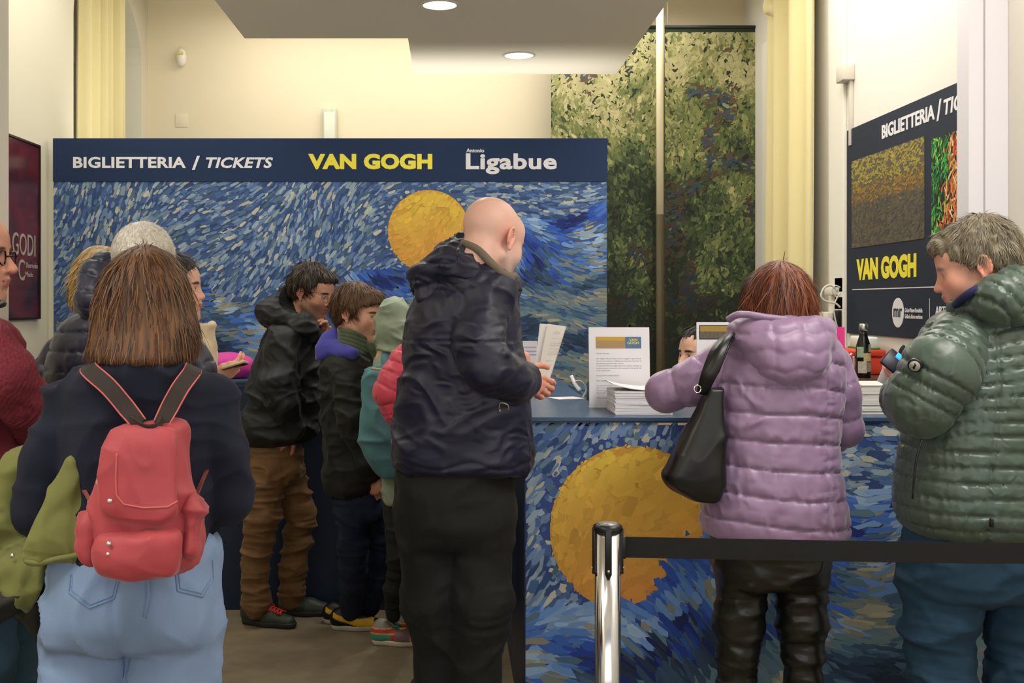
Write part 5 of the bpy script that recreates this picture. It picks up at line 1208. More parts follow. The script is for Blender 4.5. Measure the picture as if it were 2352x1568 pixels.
# ============================================================ boy with the green scarf
p = Person(5.0, 810, 'boy with brown hair, ribbed green scarf and bright blue hood')
s = p.s; Dn = p.D
hd, M = head(p.P(823, 722), 66, 10, 1.0, '#dba68c', .0034, child=True, jaw=.92, nose=.85, brow='#4a3424', iris='#2a1c14')
j = joints(p, p.P(812, 790), p.P(805, 860), p.P(805, 1080), p.P(785, 850, -.11), p.P(820, 850, .11), p.P(800, 960, -.15), p.P(830, 960, .13), p.P(858, 1085, -.10), p.P(860, 1060, .10),
           p.P(795, 1130, -.05), p.P(830, 1130, .06), p.P(812, 1260, -.02), p.P(880, 1236, .10), p.P(804, 1395, .13), p.P(846, 1385, .23))
h1 = hand(p.P(858, 1092, -.10), (.15, 0, -1), (.3, .8, 0), (45, 45, 50, 50), .82, True, '#c88c74', h=.0032)
build('body', [core(j, '#d9a088', .78)]+hd+[h1], SKINM, p.root)
hc = hair_cap(M, ([-.13, -.095, -.06, -.035, -.02, .03, .07, .11], [.066, .060, .048, .030, .004, -.02, -.068, -.085]), .020, .0039, 3200, .055, .003, '#54381f', rough=.005, lift=.12, fr=(40, 40, 12),
              extra=[ell((0, -.055, .075), (.066, .058, .045)), ell((0, .035, .0), (.082, .085, .085))], swirl=(0, .04, .14))
build('hair', hc, HAIRM, p.root)
M_bj = fabric('jacket_olive_black', '#0e0f0a', .75, .05, (200, .2, .001), wr=(7, .008, (1, 1, 1.3), 1.0))
tor = loft(p.rows([(800, 765, 850, .09, .01), (830, 742, 868, .12, 0), (880, 736, 872, .13, 0), (960, 740, 872, .135, 0), (1040, 744, 868, .14, 0), (1110, 748, 866, .14, 0), (1132, 756, 862, .13, 0)]), 2.4, .03)
al = [p.P(795, 850, -.10), p.P(808, 960, -.16), p.P(845, 1055, -.13), p.P(857, 1086, -.10)]
ar = [p.P(830, 850, .10), p.P(838, 960, .13), p.P(858, 1060, .11)]
ja = build('jacket', [sn([tor]+chain(al, [.062, .058, .050, .042], k=.02), .007, .03, crease(.008, (7, 7, 12), 41)), sn(chain(ar, [.06, .055, .045], k=.03), .01, .02)], M_bj, p.root)
hp = [cap(p.P(752, 800, -.01), p.P(812, 812, -.12), .045, .028), cap(p.P(765, 778, .0), p.P(770, 765, .0), .035, .018), cap(p.P(745, 812, -.03), p.P(738, 815, .02), .026, .02), cap(p.P(765, 790, .02), p.P(830, 800, .08), .045, .04)]
build('hood', [sn(hp, .006, .03, crease(.007, (9, 9, 14), 43))], fabric('hood_blue', '#4646a8', .85, .3), ja, label='bright blue fleece hood')
M_sc = fabric('scarf_green', '#566048', .95, .3, (500, .4, .001))
def ring(y, xa, xb, d, r, tilt): 
    cx = (xa+xb)/2; rx = (xb-xa)/2*s; c = p.P(cx, y)
    pts = [(c[0]+rx*math.cos(t), c[1]+d*math.sin(t), c[2]-tilt*math.cos(t)+.004*math.sin(3*t)) for t in np.linspace(0, 2*math.pi, 30)]
    return tube(pts, r, 10, None, 0)
sc = [ring(766+i*9.5, 783-i*1, 846+i*4, .078+i*.005, .013, .022+i*.004) for i in range(6)]
scf = build('scarf', [sc[0]]+sc[1:]+[sn([cap(p.P(852, 800, -.05), p.P(862, 835, -.05), .03, .025)], .006, .01, crease(.004, (40, 40, 10), 3))], M_sc, p.root)
M_dj = fabric('jeans_dark', '#131e38', .85, 0, (300, .3, .001), (10, .2), wr=(7, .008, (.8, .8, 1.5), .8))
hips = loft(p.rows([(1090, 762, 868, .10, 0), (1150, 765, 880, .11, 0), (1190, 772, 884, .10, 0)]), 2.3, .03)
jn = dict(l=[p.P(808, 1170, -.05), p.P(812, 1260, -.02), p.P(808, 1340, .07), p.P(806, 1402, .13)], r=[p.P(850, 1160, .05), p.P(880, 1235, .10), p.P(868, 1330, .16), p.P(846, 1392, .23)])
build('jeans', [legs(p, jn, [.068, .058, .050, .048], hips, .007, (6, 6, 14), .005, seed=43, kneez=[.42])], M_dj, p.root)
def blkyel(V): return np.tile(np.array(lin('#0c0c0e')), (len(V), 1))
def yel(V):
    C = np.tile(np.array(lin('#0c0c0e')), (len(V), 1)); m = (V[:, 2] < .052+V[:, 1]*.28+.02*0) & (V[:, 2] > .020+np.clip(-.02-V[:, 1], 0, 1)*0) & (V[:, 1] > -.12) & (V[:, 1] < .06)
    g_ = np.abs(V[:, 2]-(.052+.25*V[:, 1]+1.2*V[:, 1]**2)) < .011+np.clip(-V[:, 1], 0, .1)*.10
    C[g_ & (V[:, 1] > -.13) & (V[:, 1] < .06)] = lin('#d8a818'); return C
for xx, dd, yw, sc_ in ((797, .15, 84, .98), (778, .25, 84, .95)):
    u, so, Ms = shoe(wz(p, xx, 0, dd), yw, sc_, '#0c0c0e', '#c2bcae', colf=yel); build('shoe', [u, so], SHOE, p.root)

# ============================================================ child in the sage raincoat
p = Person(4.78, 905, 'child in a sage green hooded raincoat and black leggings, half hidden by the bald man')
s = p.s; Dn = p.D
hd, M = head(p.P(912, 762, .01), 140, 8, .92, '#dba68c', .006, child=True)
j = joints(p, p.P(908, 830), p.P(905, 900), p.P(908, 1090), p.P(880, 880, -.1), p.P(940, 880, .1), p.P(890, 980, -.12), p.P(960, 980, .12), p.P(930, 1040, .02), p.P(960, 1040, .14),
           p.P(905, 1150, -.05), p.P(925, 1150, .05), p.P(918, 1270, .0), p.P(950, 1280, .1), p.P(904, 1395, .12), p.P(953, 1385, .21))
build('body', [core(j, '#d9a088', .72)]+hd, SKINM, p.root)
M_sg = fabric('raincoat_sage', '#8a9a84', .55, .1, (150, .15, .001), (6, .08), wr=(7, .010, (1, 1, 1), 1.0))
tor = loft(p.rows([(815, 872, 950, .09, 0), (850, 858, 965, .11, 0), (920, 862, 968, .125, 0), (1020, 872, 968, .13, 0), (1110, 882, 975, .14, 0), (1152, 884, 985, .15, 0)]), 2.3, .02)
ja = build('raincoat', [sn([tor]+chain([j['shl'], j['ell'], j['wrl']], [.06, .052, .045])+chain([j['shr'], j['elr'], j['wrr']], [.06, .052, .045]), .007, .03, crease(.009, (8, 8, 6), 51))], M_sg, p.root)
hp = [loft(p.rows([(690, 893, 925, .05, .0), (700, 880, 940, .09, 0), (730, 868, 952, .11, 0), (770, 866, 955, .115, 0), (805, 876, 950, .11, 0), (835, 890, 945, .09, 0)]), 2.2, .04), ell(p.P(935, 762, .09), (.07, .08, .085), op='s', k=.02)]
build('hood', [sn(hp, .006, .03, crease(.010, (6, 6, 15), 52))], M_sg, ja)
jn = dict(l=[p.P(918, 1130, -.04), p.P(920, 1270, .0), p.P(907, 1350, .08), p.P(903, 1408, .13)], r=[p.P(940, 1130, .05), p.P(950, 1270, .1), p.P(950, 1350, .18), p.P(953, 1392, .22)])
build('leggings', [legs(p, jn, [.072, .050, .040, .034], None, .006, (5, 5, 22), .004, seed=53, kneez=[.1, .45])], fabric('leggings_black', '#161817', .75), p.root)
def mc(V):
    x, y, z = V.T; C = np.tile(np.array(lin('#7d5a58')), (len(V), 1)); C[(y > -.035)] = lin('#c0303c'); C[(z > .078)] = lin('#8a8478'); C[(y > -.02) & (z < .052)] = lin('#4f9a78')
    m = (np.abs(z-.053) < .0022) & (y > -.03) | (np.abs(z-.075) < .0022); C[m] = lin('#d8c050'); C[(y < -.105)] = lin('#b89a94'); return C
for xx, dd, yw in ((892, .145, 80), (952, .23, 90)):
    u, so, Ms = shoe(wz(p, xx, 0, dd), yw, .98, '#888888', '#d8d0b8', colf=mc, high=.012); sh = build('sneaker', [u, so], SHOE, p.root, label='red, green and grey high-top sneaker')
    build('laces', laces(Ms, '#2f8a78', 5, .086, -.03, -.09, .028), mat('lace_teal', '#2f8a78', .7), sh)
# teal backpack on the child
t = thing('backpack', p.P(872, 1085, -.16), 'teal fabric backpack worn by the child in the sage raincoat', 'backpack')
bp = loft([(HC-(y-PY)*s, (((a+b)/2)-PX)*s, Dn-.175, (b-a)/2*s, dh) for y, a, b, dh in [(842, 852, 932, .045), (880, 845, 936, .062), (950, 836, 938, .075), (1010, 840, 938, .075), (1060, 858, 932, .06), (1086, 885, 925, .04)]], 2.6, .015)
M_tl = fabric('teal_canvas', '#4e7f86', .75, .1, wr=(5, .010, (1.4, 1, .6), .8))
build('bag_body', [sn([bp], .006, .02, crease(.009, (6, 6, 5), 54))], M_tl, t)
build('top_edge', [tube([p.P(853, 846, -.22), p.P(880, 849, -.225), p.P(925, 852, -.225)], .005, 8)], fabric('edge_pale', '#a8a88c', .8), t)
build('strap', [strip([p.P(890, 850, -.15), p.P(884, 826, -.13), p.P(888, 806, -.085)], (1, 0, 0), .035, .006)], M_tl, t)

# ============================================================ person in the pink padded jacket
p = Person(4.22, 985, 'person in a coral pink padded jacket, almost hidden behind the bald man')
s = p.s; Dn = p.D
hd, M = head(p.P(1012, 680), 120, 10, .92, '#dba68c', .005)
j = joints(p, p.P(1005, 755), p.P(1000, 850), p.P(1000, 1080), p.P(945, 830), p.P(1055, 830), p.P(897, 898, -.02), p.P(1080, 930), p.P(935, 960, .05), p.P(1060, 1000, .1),
           p.P(975, 1130), p.P(1030, 1130), wz(p, 980, .46), wz(p, 1035, .46), wz(p, 985, .09), wz(p, 1040, .09))
build('body', [core(j, '#d9a088', .8)]+hd, SKINM, p.root)
build('hair', hair_cap(M, ([-.13, -.05, .03, .11], [.07, .03, -.05, -.09]), .012, .005, 500, .05, .003, '#4a3020'), HAIRM, p.root)
M_pk = fabric('pink_nylon', '#d94d62', .45, .2, (240, .12, .001), (7, .05), wr=(12, .006, (1, 1, 1), 1.0))
tor = loft(p.rows([(765, 960, 1050, .10, 0), (810, 935, 1075, .13, 0), (900, 930, 1080, .14, 0), (1010, 900, 1075, .15, 0), (1060, 915, 1070, .14, 0)]), 2.4, .03)
al = [p.P(935, 820, 0), p.P(908, 870, -.02), p.P(893, 900, -.02), p.P(910, 940, .0), p.P(945, 985, .04)]
build('padded_jacket', [sn([tor], .009, .03, quilted(.05, .006, .5)), sn(chain(al, [.058, .056, .054, .050, .042], k=.02), .0055, .02, lambda V, N: quilt(arc(V, al)/.043, .006, V, .003, 50)),
      sn(chain([j['shr'], j['elr'], j['wrr']], [.06, .055, .045]), .01, .02)], M_pk, p.root)
jn = dict(l=[p.P(975, 1100), p.P(978, 1250), wz(p, 980, .46), wz(p, 985, .06)], r=[p.P(1030, 1100), p.P(1032, 1250), wz(p, 1035, .46), wz(p, 1040, .06)])
build('trousers', [legs(p, jn, [.085, .075, .06, .05], None, .012)], M_blkt, p.root)
simple_shoes(p, wz(p, 985, 0), wz(p, 1040, 0), (120, 120))

# ============================================================ blonde woman (hair only in view)
p = Person(3.66, 235, 'blonde person behind the quilted hood, only wavy hair in view')
s = p.s; Dn = p.D
hd, M = head(p.P(232, 642, .02), 172, 0, .92, '#e0b09a', .006)
j = joints(p, p.P(238, 710), p.P(240, 800), p.P(240, 1060), p.P(180, 815), p.P(300, 815), p.P(165, 960), p.P(310, 960), p.P(200, 1020, .1), p.P(290, 1020, .1),
           p.P(215, 1100), p.P(270, 1100), wz(p, 215, .46), wz(p, 270, .46), wz(p, 215, .09), wz(p, 270, .09))
build('body', [core(j, '#d9a088', .78)]+hd, SKINM, p.root)
hr = long_hair([(572, 238, 282, -.04, .05), (588, 212, 290, -.08, .08), (615, 194, 295, -.10, .10), (650, 178, 298, -.11, .10), (690, 170, 300, -.11, .10), (725, 182, 300, -.10, .09)], Dn, .005, 2.2, ('#6e5426', '#d8b878'), .012, 2600, .08, .003, rnd=.04, seed=5, flowx=-.5, extra=[ell(p.P(230, 648, 0), (.088, .112, .118))])
build('hair', hr, HAIRM, p.root)
tor = loft(p.rows([(745, 205, 275, .07, 0), (790, 165, 315, .10, 0), (860, 165, 315, .12, 0), (1000, 175, 305, .13, 0), (1120, 165, 315, .14, 0)]), 2.3, .03)
build('coat', [sn([tor]+chain([j['shl'], j['ell'], j['wrl']], [.055, .05, .04])+chain([j['shr'], j['elr'], j['wrr']], [.055, .05, .04]), .010, .03, crease(.005))], fabric('coat_grey', '#3a3c44', .8), p.root)
jn = dict(l=[j['thl'], j['knl'], wz(p, 215, .06)], r=[j['thr'], j['knr'], wz(p, 270, .06)])
build('trousers', [legs(p, jn, [.09, .06, .045], None, .012)], M_blkt, p.root)
simple_shoes(p, wz(p, 215, 0), wz(p, 270, 0), (120, 120))

# ============================================================ grey-haired man in the quilted navy jacket
p = Person(3.22, 330, 'man with cropped grey hair in a quilted dark navy jacket, seen from behind')
s = p.s; Dn = p.D
hd, M = head(p.P(336, 614), 168, 2, 1.0, '#d8a892', .0045)
j = joints(p, p.P(325, 720), p.P(300, 820), p.P(300, 1150), p.P(170, 810), p.P(420, 820), p.P(110, 960), p.P(470, 900, .05), p.P(160, 1060, .15), p.P(440, 960, .22),
           p.P(250, 1240), p.P(350, 1240), wz(p, 250, .48), wz(p, 350, .48), wz(p, 250, .09), wz(p, 350, .09))
build('body', [core(j, '#d9a088', 1.0)]+hd, SKINM, p.root)
hc = hair_cap(M, ([-.13, -.085, -.05, -.02, .03, .07, .11], [.068, .062, .034, .01, -.01, -.06, -.09]), .006, .0032, 6500, .010, .0011, '#cfc9be', rough=.001, lift=.9)
build('hair', hc, HAIRM, p.root)
M_pf = fabric('quilted_navy', '#23263a', .42, .15, (240, .12, .001), (7, .06), wr=(10, .006, (1, 1, .8), 1.0))
tor = loft(p.rows([(690, 222, 400, .10, .02), (715, 190, 425, .12, .01), (745, 150, 440, .14, .0), (800, 125, 452, .16, 0), (880, 110, 455, .17, 0), (1000, 112, 450, .17, 0), (1130, 110, 455, .18, 0), (1190, 118, 450, .17, 0)]), 2.5, .04)
al = [p.P(158, 802, 0), p.P(112, 880, 0), p.P(98, 970, .02), p.P(165, 1060, .15)]
ar = [p.P(430, 800, 0), p.P(452, 850, .0), p.P(462, 920, .04), p.P(440, 960, .2)]
ja = build('quilted_jacket', [sn([tor], .0065, .03, quilted(.053, .007, .02, .0, .0025)), sn(chain(al, [.062, .062, .055, .045], k=.03), .0065, .02, lambda V, N: quilt(arc(V, al)/.06, .006, V, .002)),
      sn(chain(ar, [.05, .048, .045, .04], k=.03), .0065, .02, lambda V, N: quilt(arc(V, ar)/.06, .006, V, .002))], M_pf, p.root)
hp = [cap(p.P(222, 628, -.06), p.P(215, 690, -.10), .040, .048), cap(p.P(240, 600, -.04), p.P(222, 640, -.06), .028, .042), cap(p.P(222, 690, -.10), p.P(330, 705, -.13), .045, .05), cap(p.P(240, 640, .03), p.P(230, 700, .05), .05, .055)]
build('hood', [sn(hp, .006, .03, lambda V, N: quilt((V[:, 2]+.25*V[:, 0])/.045, .006, V, .003, 60))], M_pf, ja)
jn = dict(l=[p.P(250, 1180), p.P(250, 1280), wz(p, 250, .48), wz(p, 250, .06)], r=[p.P(350, 1180), p.P(350, 1280), wz(p, 350, .48), wz(p, 350, .06)])
build('trousers', [legs(p, jn, [.11, .095, .075, .06], None, .012)], fabric('trousers_navy', '#1b2030', .85), p.root)
simple_shoes(p, wz(p, 250, 0), wz(p, 350, 0), (170, 180))

# ============================================================ dark-haired woman in cream with a phone
p = Person(4.08, 430, 'dark-haired woman in a cream coat holding a phone, profile behind the brown bob')
s = p.s; Dn = p.D
hd, M = head(p.P(398, 665), 92, 0, 1.0, '#e4b49c', .0034, brow='#3a281e', nose=.95)
j = joints(p, p.P(400, 745), p.P(420, 830), p.P(420, 1060), p.P(400, 800, -.14), p.P(420, 800, .14), p.P(425, 930, -.16), p.P(440, 930, .18), p.P(488, 868, -.08), p.P(480, 950, .12),
           p.P(400, 1110, -.05), p.P(430, 1110, .05), wz(p, 400, .46, -.05), wz(p, 430, .46, .05), wz(p, 400, .09, -.05), wz(p, 430, .09, .05))
h1 = hand(p.P(489, 866, -.08), (1, .05, .36), (0, .75, .7), (28, 30, 34, 40), .80, False, '#dfae98', h=.003, thumb=(.85, .35, .1), spread=.3)
build('body', [core(j, '#d9a088', .8)]+hd+[h1], SKINM, p.root)
hc = hair_cap(M, ([-.13, -.085, -.06, -.035, .0, .11], [.085, .078, .060, .0, -.10, -.18]), .015, .0035, 2200, .07, .003, '#241a12', rough=.003, extra=[ell((0, .045, -.04), (.078, .070, .10))])
build('hair', hc, HAIRM, p.root)
M_cr = fabric('coat_cream', '#d9c8a6', .85, .2)
tor = loft(p.rows([(765, 385, 480, .10, 0), (800, 375, 488, .13, 0), (870, 370, 492, .15, 0), (1000, 365, 488, .16, 0), (1200, 355, 490, .17, 0), (1350, 350, 490, .18, 0)]), 2.4, .03)
al = [p.P(410, 800, -.13), p.P(425, 905, -.18), p.P(478, 872, -.09)]
col = [loft(p.rows([(742, 408, 492, .075, 0), (760, 412, 488, .078, 0), (800, 405, 492, .095, 0), (850, 400, 494, .11, 0)]), 2.2, .01), loft(p.rows([(735, 418, 482, .062, 0), (770, 422, 478, .06, 0), (790, 430, 470, .05, 0)]), 2.2, .01, op='s', k=.006)]
ja = build('coat', [sn([tor], .008, .03, crease(.006, (7, 7, 6), 61)), sn(chain(al, [.06, .055, .040], k=.03), .007, .02, crease(.006)), sn(chain([j['shr'], j['elr'], j['wrr']], [.06, .055, .045]), .01, .02)], M_cr, p.root)
build('high_collar', [sn(col, .0055, .01, crease(.005, (10, 10, 5), 62))], M_cr, ja)
build('cuff', [sn([cap(p.P(484, 868, -.082), p.P(491, 863, -.08), .032, .029)], .005, .01)], M_cr, ja)
jn = dict(l=[j['thl'], j['knl'], wz(p, 400, .06, -.05)], r=[j['thr'], j['knr'], wz(p, 430, .06, .05)])
build('trousers', [legs(p, jn, [.09, .06, .05], None, .012)], fabric('trousers_navy', '#1b2030', .85), p.root)
simple_shoes(p, wz(p, 400, 0, -.05), wz(p, 430, 0, .05), (100, 90))
t = thing('smartphone', p.P(540, 842, -.1), 'slim smartphone in a cream case held by the dark-haired woman', 'phone')
Mp = Matrix.Translation(Vector(p.P(539, 839, -.10).tolist())) @ Ry(-17) @ Rx(83)
build('case', [xf(box(-.044, .044, -.0055, .0055, -.036, .036, .005), Mp @ Rx(0))], mat('phone_cream', '#cbb88e', .4), t)
build('screen', [xf(box(-.041, .041, -.0066, -.0054, -.033, .033, .0004), Mp)], mat('phone_dark', '#1c1c22', .2), t)

# ============================================================ man with glasses in the dark red jumper, left edge
p = Person(2.80, -20, 'man with black-rimmed glasses and a dark red knitted jumper at the left edge')
s = p.s; Dn = p.D
hd, M = head(p.P(-72, 590), 90, 3, 1.0, '#c98f78', .0034, beard=.25, bcol='#8a7468', brow='#5a4638', nose=1.1)
j = joints(p, p.P(-85, 700), p.P(-90, 820), p.P(-80, 1120), p.P(-50, 830, -.16), p.P(-50, 830, .17), p.P(45, 925, -.10), p.P(20, 980, .17), p.P(30, 1010, .05), p.P(-20, 1000, .1),
           p.P(-90, 1250, -.09), p.P(-20, 1240, .10), wz(p, -35, .46, -.05), wz(p, 42, .46, .18), wz(p, -40, .09, -.06), wz(p, 40, .09, .18))
h1 = hand(p.P(20, 1008, .02), (-1, .1, 0), (0, .9, -.2), (40, 45, 50, 50), .95, False, '#c08870', h=.0035)
build('body', [core(j, '#c98f78', 1.0)]+hd+[h1], SKINM, p.root)
build('hair', hair_cap(M, ([-.13, -.085, -.05, -.02, .03, .11], [.09, .085, .05, .01, -.02, -.08]), .008, .004, 800, .015, .002, '#5a5048'), HAIRM, p.root)
glasses(M, 'glasses', p.root, '#0e0c0c', .021, .0022)
M_rd = mat('knit_red', '#742430', .9, bump=(60, .2, .003), var=(6, .1))
tor = loft(p.rows([(725, -150, -20, .10, 0), (760, -200, 20, .15, 0), (850, -220, 40, .17, 0), (1000, -220, 50, .18, 0), (1100, -215, 48, .18, 0), (1230, -215, 40, .18, 0)]), 2.4, .03)
al = [p.P(-40, 800, -.13), p.P(10, 865, -.13), p.P(58, 925, -.08), p.P(62, 965, .0), p.P(25, 1010, .06)]
def knit(V, N):
    a_ = arc(V, al); w_ = np.arctan2(V[:, 1]-Dn, V[:, 2]-1.3)
    return .0018*np.sin(a_*620+2.2*np.sin((V[:, 0]+V[:, 1]-V[:, 2])*330))+.006*(fold(V, (8, 8, 12), .5, 3)-.5)
ja = build('jumper', [sn([tor], .009, .03, crease(.006, (6, 6, 9), 71)), sn(chain(al, [.075, .070, .060, .052, .042], k=.02), .0035, .02, knit), sn(chain([j['shr'], j['elr'], j['wrr']], [.07, .06, .05]), .01, .02)], M_rd, p.root)
build('collar', [tube([p.P(-30, 715, -.09), p.P(-5, 700, -.05), p.P(6, 697, 0)], .010, 8)], M_blk, ja)
jn = dict(l=[p.P(-80, 1230, -.09), wz(p, -35, .46, -.05), wz(p, -40, .06, -.06)], r=[p.P(-20, 1200, .10), p.P(30, 1400, .18), wz(p, 42, .46, .18), wz(p, 40, .06, .18)])
hips = loft(p.rows([(1150, -200, 20, .15, 0), (1260, -200, 30, .16, 0), (1330, -190, 35, .14, 0)]), 2.3, .03)
build('jeans', [sn([hips]+chain(jn['l'], [.10, .07, .06])+chain(jn['r'], [.10, .075, .062, .055]), .008, .03, crease(.007, (6, 6, 13), 72))], fabric('jeans_teal', '#1c3a4a', .85, 0, (400, .35, .001), (30, .12)), p.root)
simple_shoes(p, wz(p, -40, 0, -.06), wz(p, 40, 0, .18), (90, 85))

# ============================================================ woman with the coral backpack
p = Person(2.40, 320, 'woman with a brown bob in a navy jumper and light jeans, seen from behind')
s = p.s; Dn = p.D
hd, M = head(p.P(338, 706, .0), 178, 4, .98, '#d8a892', .007)
j = joints(p, p.P(335, 845), p.P(330, 960), p.P(315, 1280), p.P(165, 935), p.P(485, 930), p.P(95, 1190, -.02), p.P(525, 1160, .03), p.P(150, 1225, .20), p.P(430, 1150, .26),
           p.P(215, 1400), p.P(400, 1400), wz(p, 200, .46), wz(p, 400, .46, .04), wz(p, 200, .09), wz(p, 420, .09, .08))
hh = [hand(j['wrl'], (.3, 1, -.1), (0, 0, 1), (40, 40, 40, 40), .88, True, h=.004), hand(j['wrr'], (-.5, 1, .2), (0, 0, -1), (30, 30, 30, 30), .88, False, h=.004)]
build('body', [core(j, '#d9a088', .85)]+hd+hh, SKINM, p.root)
hr = long_hair([(568, 312, 352, -.02, .06), (582, 288, 385, -.065, .09), (610, 260, 402, -.095, .11), (650, 243, 422, -.11, .11), (700, 231, 437, -.115, .11), (750, 222, 454, -.12, .10), (795, 214, 455, -.13, .09), (818, 218, 452, -.135, .09), (838, 230, 442, -.135, .08)], Dn, .0045, 2.3,
               ('#2c1709', '#865a34'), .006, 6500, .09, .0020, rnd=.03, seed=2, extra=[ell(p.P(333, 698, .01), (.090, .108, .124))])
build('hair', hr, HAIRM, p.root)
M_nv = fabric('jumper_navy', '#080f26', .9, 0, (350, .3, .001), wr=(4, .010, (1, 1, .7), .8))
tor = loft(p.rows([(816, 270, 405, .085, -.03), (830, 255, 420, .092, -.03), (850, 195, 462, .108, -.02), (885, 165, 495, .118, -.01), (940, 150, 508, .125, 0), (1020, 150, 505, .13, 0), (1120, 155, 495, .13, 0), (1200, 150, 488, .135, 0), (1260, 140, 486, .14, 0), (1288, 150, 478, .14, 0)]), 2.5, .03)
al = [p.P(165, 925, 0), p.P(112, 1060, -.02), p.P(92, 1180, -.02), p.P(150, 1228, .16)]
ar = [p.P(485, 920, 0), p.P(515, 1030, .0), p.P(520, 1140, .02), p.P(440, 1160, .22)]
ja = build('jumper', [sn([tor]+chain(al, [.058, .050, .048, .040], k=.018)+chain(ar, [.060, .050, .047, .042], k=.018), .006, .03, crease(.007, (6, 6, 8), 81))], M_nv, p.root)
M_lj = mat('jeans_light', '#788fb2', .85, bump=(500, .5, .001), var=(5, .16), stretch=(1, 1, .5), wr=(4.2, .010, (.8, .8, 1.3), .9))
hips = loft(p.rows([(1225, 150, 488, .13, 0), (1262, 140, 494, .15, 0), (1330, 124, 498, .165, 0), (1400, 114, 500, .165, 0), (1450, 110, 500, .14, 0), (1475, 115, 496, .11, 0)]), 2.5, .03)
jn = dict(l=[p.P(208, 1440), p.P(200, 1568), wz(p, 200, .46), wz(p, 200, .05)], r=[p.P(402, 1440), p.P(395, 1568), wz(p, 400, .46, .04), wz(p, 425, .05, .08)])
cut = cap(p.P(312, 1500, -.15), p.P(312, 1290, -.195), .022, .004, op='s', k=.03)
cxj = W(312, 0, Dn)[0]
def jx(V, N): return -.006*np.exp(-((V[:, 0]-cxj)/.006)**2)*(N[:, 1] < 0)*(V[:, 2] > .66)
jj = sn([hips]+chain(jn['l'], [.094, .094, .092, .095], k=.015)+chain(jn['r'], [.094, .092, .090, .095], k=.015)+[cut], .008, .02, crease(.006, (5, 5, 8), 84, jx))
jo = build('jeans', [jj], M_lj, p.root)
from mathutils.bvhtree import BVHTree
def surf(bvh, x, y, D0, off=.003):
    """first point of a surface along the sight line through (x, y)"""
    o = Vector((0, 0, HC)); q = W(x, y, D0); d = (Vector(q.tolist())-o).normalized()
    h_ = bvh.ray_cast(o, d, 20); 
    return np.array(h_[0]-d*off) if h_[0] else q
bv = BVHTree.FromPolygons([tuple(v) for v in jj[0].tolist()], jj[1].tolist())
M_st = mat('denim_seam', '#6c88ac', .8)
def seam(pts, r=.0022, m=M_st, nm='pocket_seam', par=jo, bvh=bv, D0=Dn, n=10):
    P = []
    for a_, b_ in zip(pts[:-1], pts[1:]):
        for t_ in np.linspace(0, 1, n, endpoint=False): P.append(surf(bvh, a_[0]+(b_[0]-a_[0])*t_, a_[1]+(b_[1]-a_[1])*t_, D0, r*.3))
    P.append(surf(bvh, *pts[-1], D0, r*.3)); return build(nm, [tube(P, r, 6, None, 0)], m, par)
seam([(162, 1318), (158, 1360), (205, 1396), (262, 1374), (276, 1316)]); seam([(166, 1318), (164, 1355), (206, 1388), (258, 1368), (270, 1316)], .0014)
seam([(404, 1302), (408, 1356), (466, 1370), (490, 1330), (488, 1285)]); seam([(410, 1302), (414, 1350), (464, 1362), (484, 1328)], .0014)
seam([(332, 1308), (336, 1370), (328, 1415)], .0016, nm='centre_seam'); seam([(346, 1308), (348, 1370), (335, 1420)], .0016, nm='centre_seam')
for x0_, dd, yw in ((200, 0, 180), (432, .10, 170)):
    u, so, Ms = shoe(wz(p, x0_, 0, dd), yw, 1.0, '#d8d6cc', '#e8e6dc'); build('shoe', [u, so], SHOE, p.root)
# coral backpack
Db = 2.20; sb = Db/FPX
t = thing('backpack', W(335, 1300, Db), 'coral red nylon backpack with front flap and brown straps', 'backpack')
def br(rr): return [(HC-(y-PY)*sb, (((a+b)/2)-PX)*sb, Db+dc, (b-a)/2*sb, dh) for y, a, b, dh, dc in rr]
M_co = fabric('coral_nylon', '#a63a42', .6, .2, (150, .2, .001), (12, .06), wr=(8, .006, (1, 1, .8), 1.0))
bb = sn([loft(br([(966, 280, 412, .03, .0), (985, 270, 420, .045, 0), (1040, 250, 430, .062, 0), (1110, 234, 440, .07, 0), (1180, 216, 452, .075, 0), (1250, 208, 458, .075, 0), (1290, 218, 448, .07, 0), (1306, 245, 420, .05, 0)]), 2.7, .02)], .0055, .02, crease(.006, (8, 8, 9), 91))
bo = build('bag_body', [bb], M_co, t)
fp = sn([loft(br([(975, 276, 414, .014, -.052), (1020, 262, 424, .016, -.068), (1090, 258, 428, .017, -.078), (1140, 258, 430, .017, -.083), (1162, 272, 422, .015, -.083), (1176, 300, 402, .012, -.083)]), 2.8, .006)], .004, .01, crease(.0035, (9, 9, 10), 92))
fo = build('front_flap', [fp], M_co, t)
pk = sn([loft(br([(1196, 264, 426, .014, -.070), (1215, 252, 430, .030, -.072), (1260, 246, 430, .036, -.072), (1292, 256, 424, .030, -.068), (1303, 280, 405, .018, -.06)]), 2.8, .015)], .0045, .01, crease(.005, (7, 7, 12), 93))
po = build('front_pocket', [pk], M_co, t)
sp1 = sn([loft(br([(1165, 208, 238, .03, -.02), (1200, 202, 240, .04, -.025), (1260, 204, 244, .045, -.025), (1285, 214, 242, .035, -.02)]), 2.4, .015)], .005, .01, crease(.007, (14, 14, 14), 94))
sp2 = sn([loft(br([(1120, 436, 462, .025, -.02), (1160, 438, 470, .035, -.02), (1220, 438, 462, .04, -.02), (1270, 430, 456, .035, -.02)]), 2.4, .015)], .005, .01, crease(.007, (14, 14, 14), 95))
build('side_pocket', [sp1], M_co, t); build('side_pocket', [sp2], M_co, t)
bvf = BVHTree.FromPolygons([tuple(v) for v in fp[0].tolist()], fp[1].tolist()); bvp = BVHTree.FromPolygons([tuple(v) for v in pk[0].tolist()], pk[1].tolist())
M_cp = fabric('coral_piping', '#c05a58', .5)
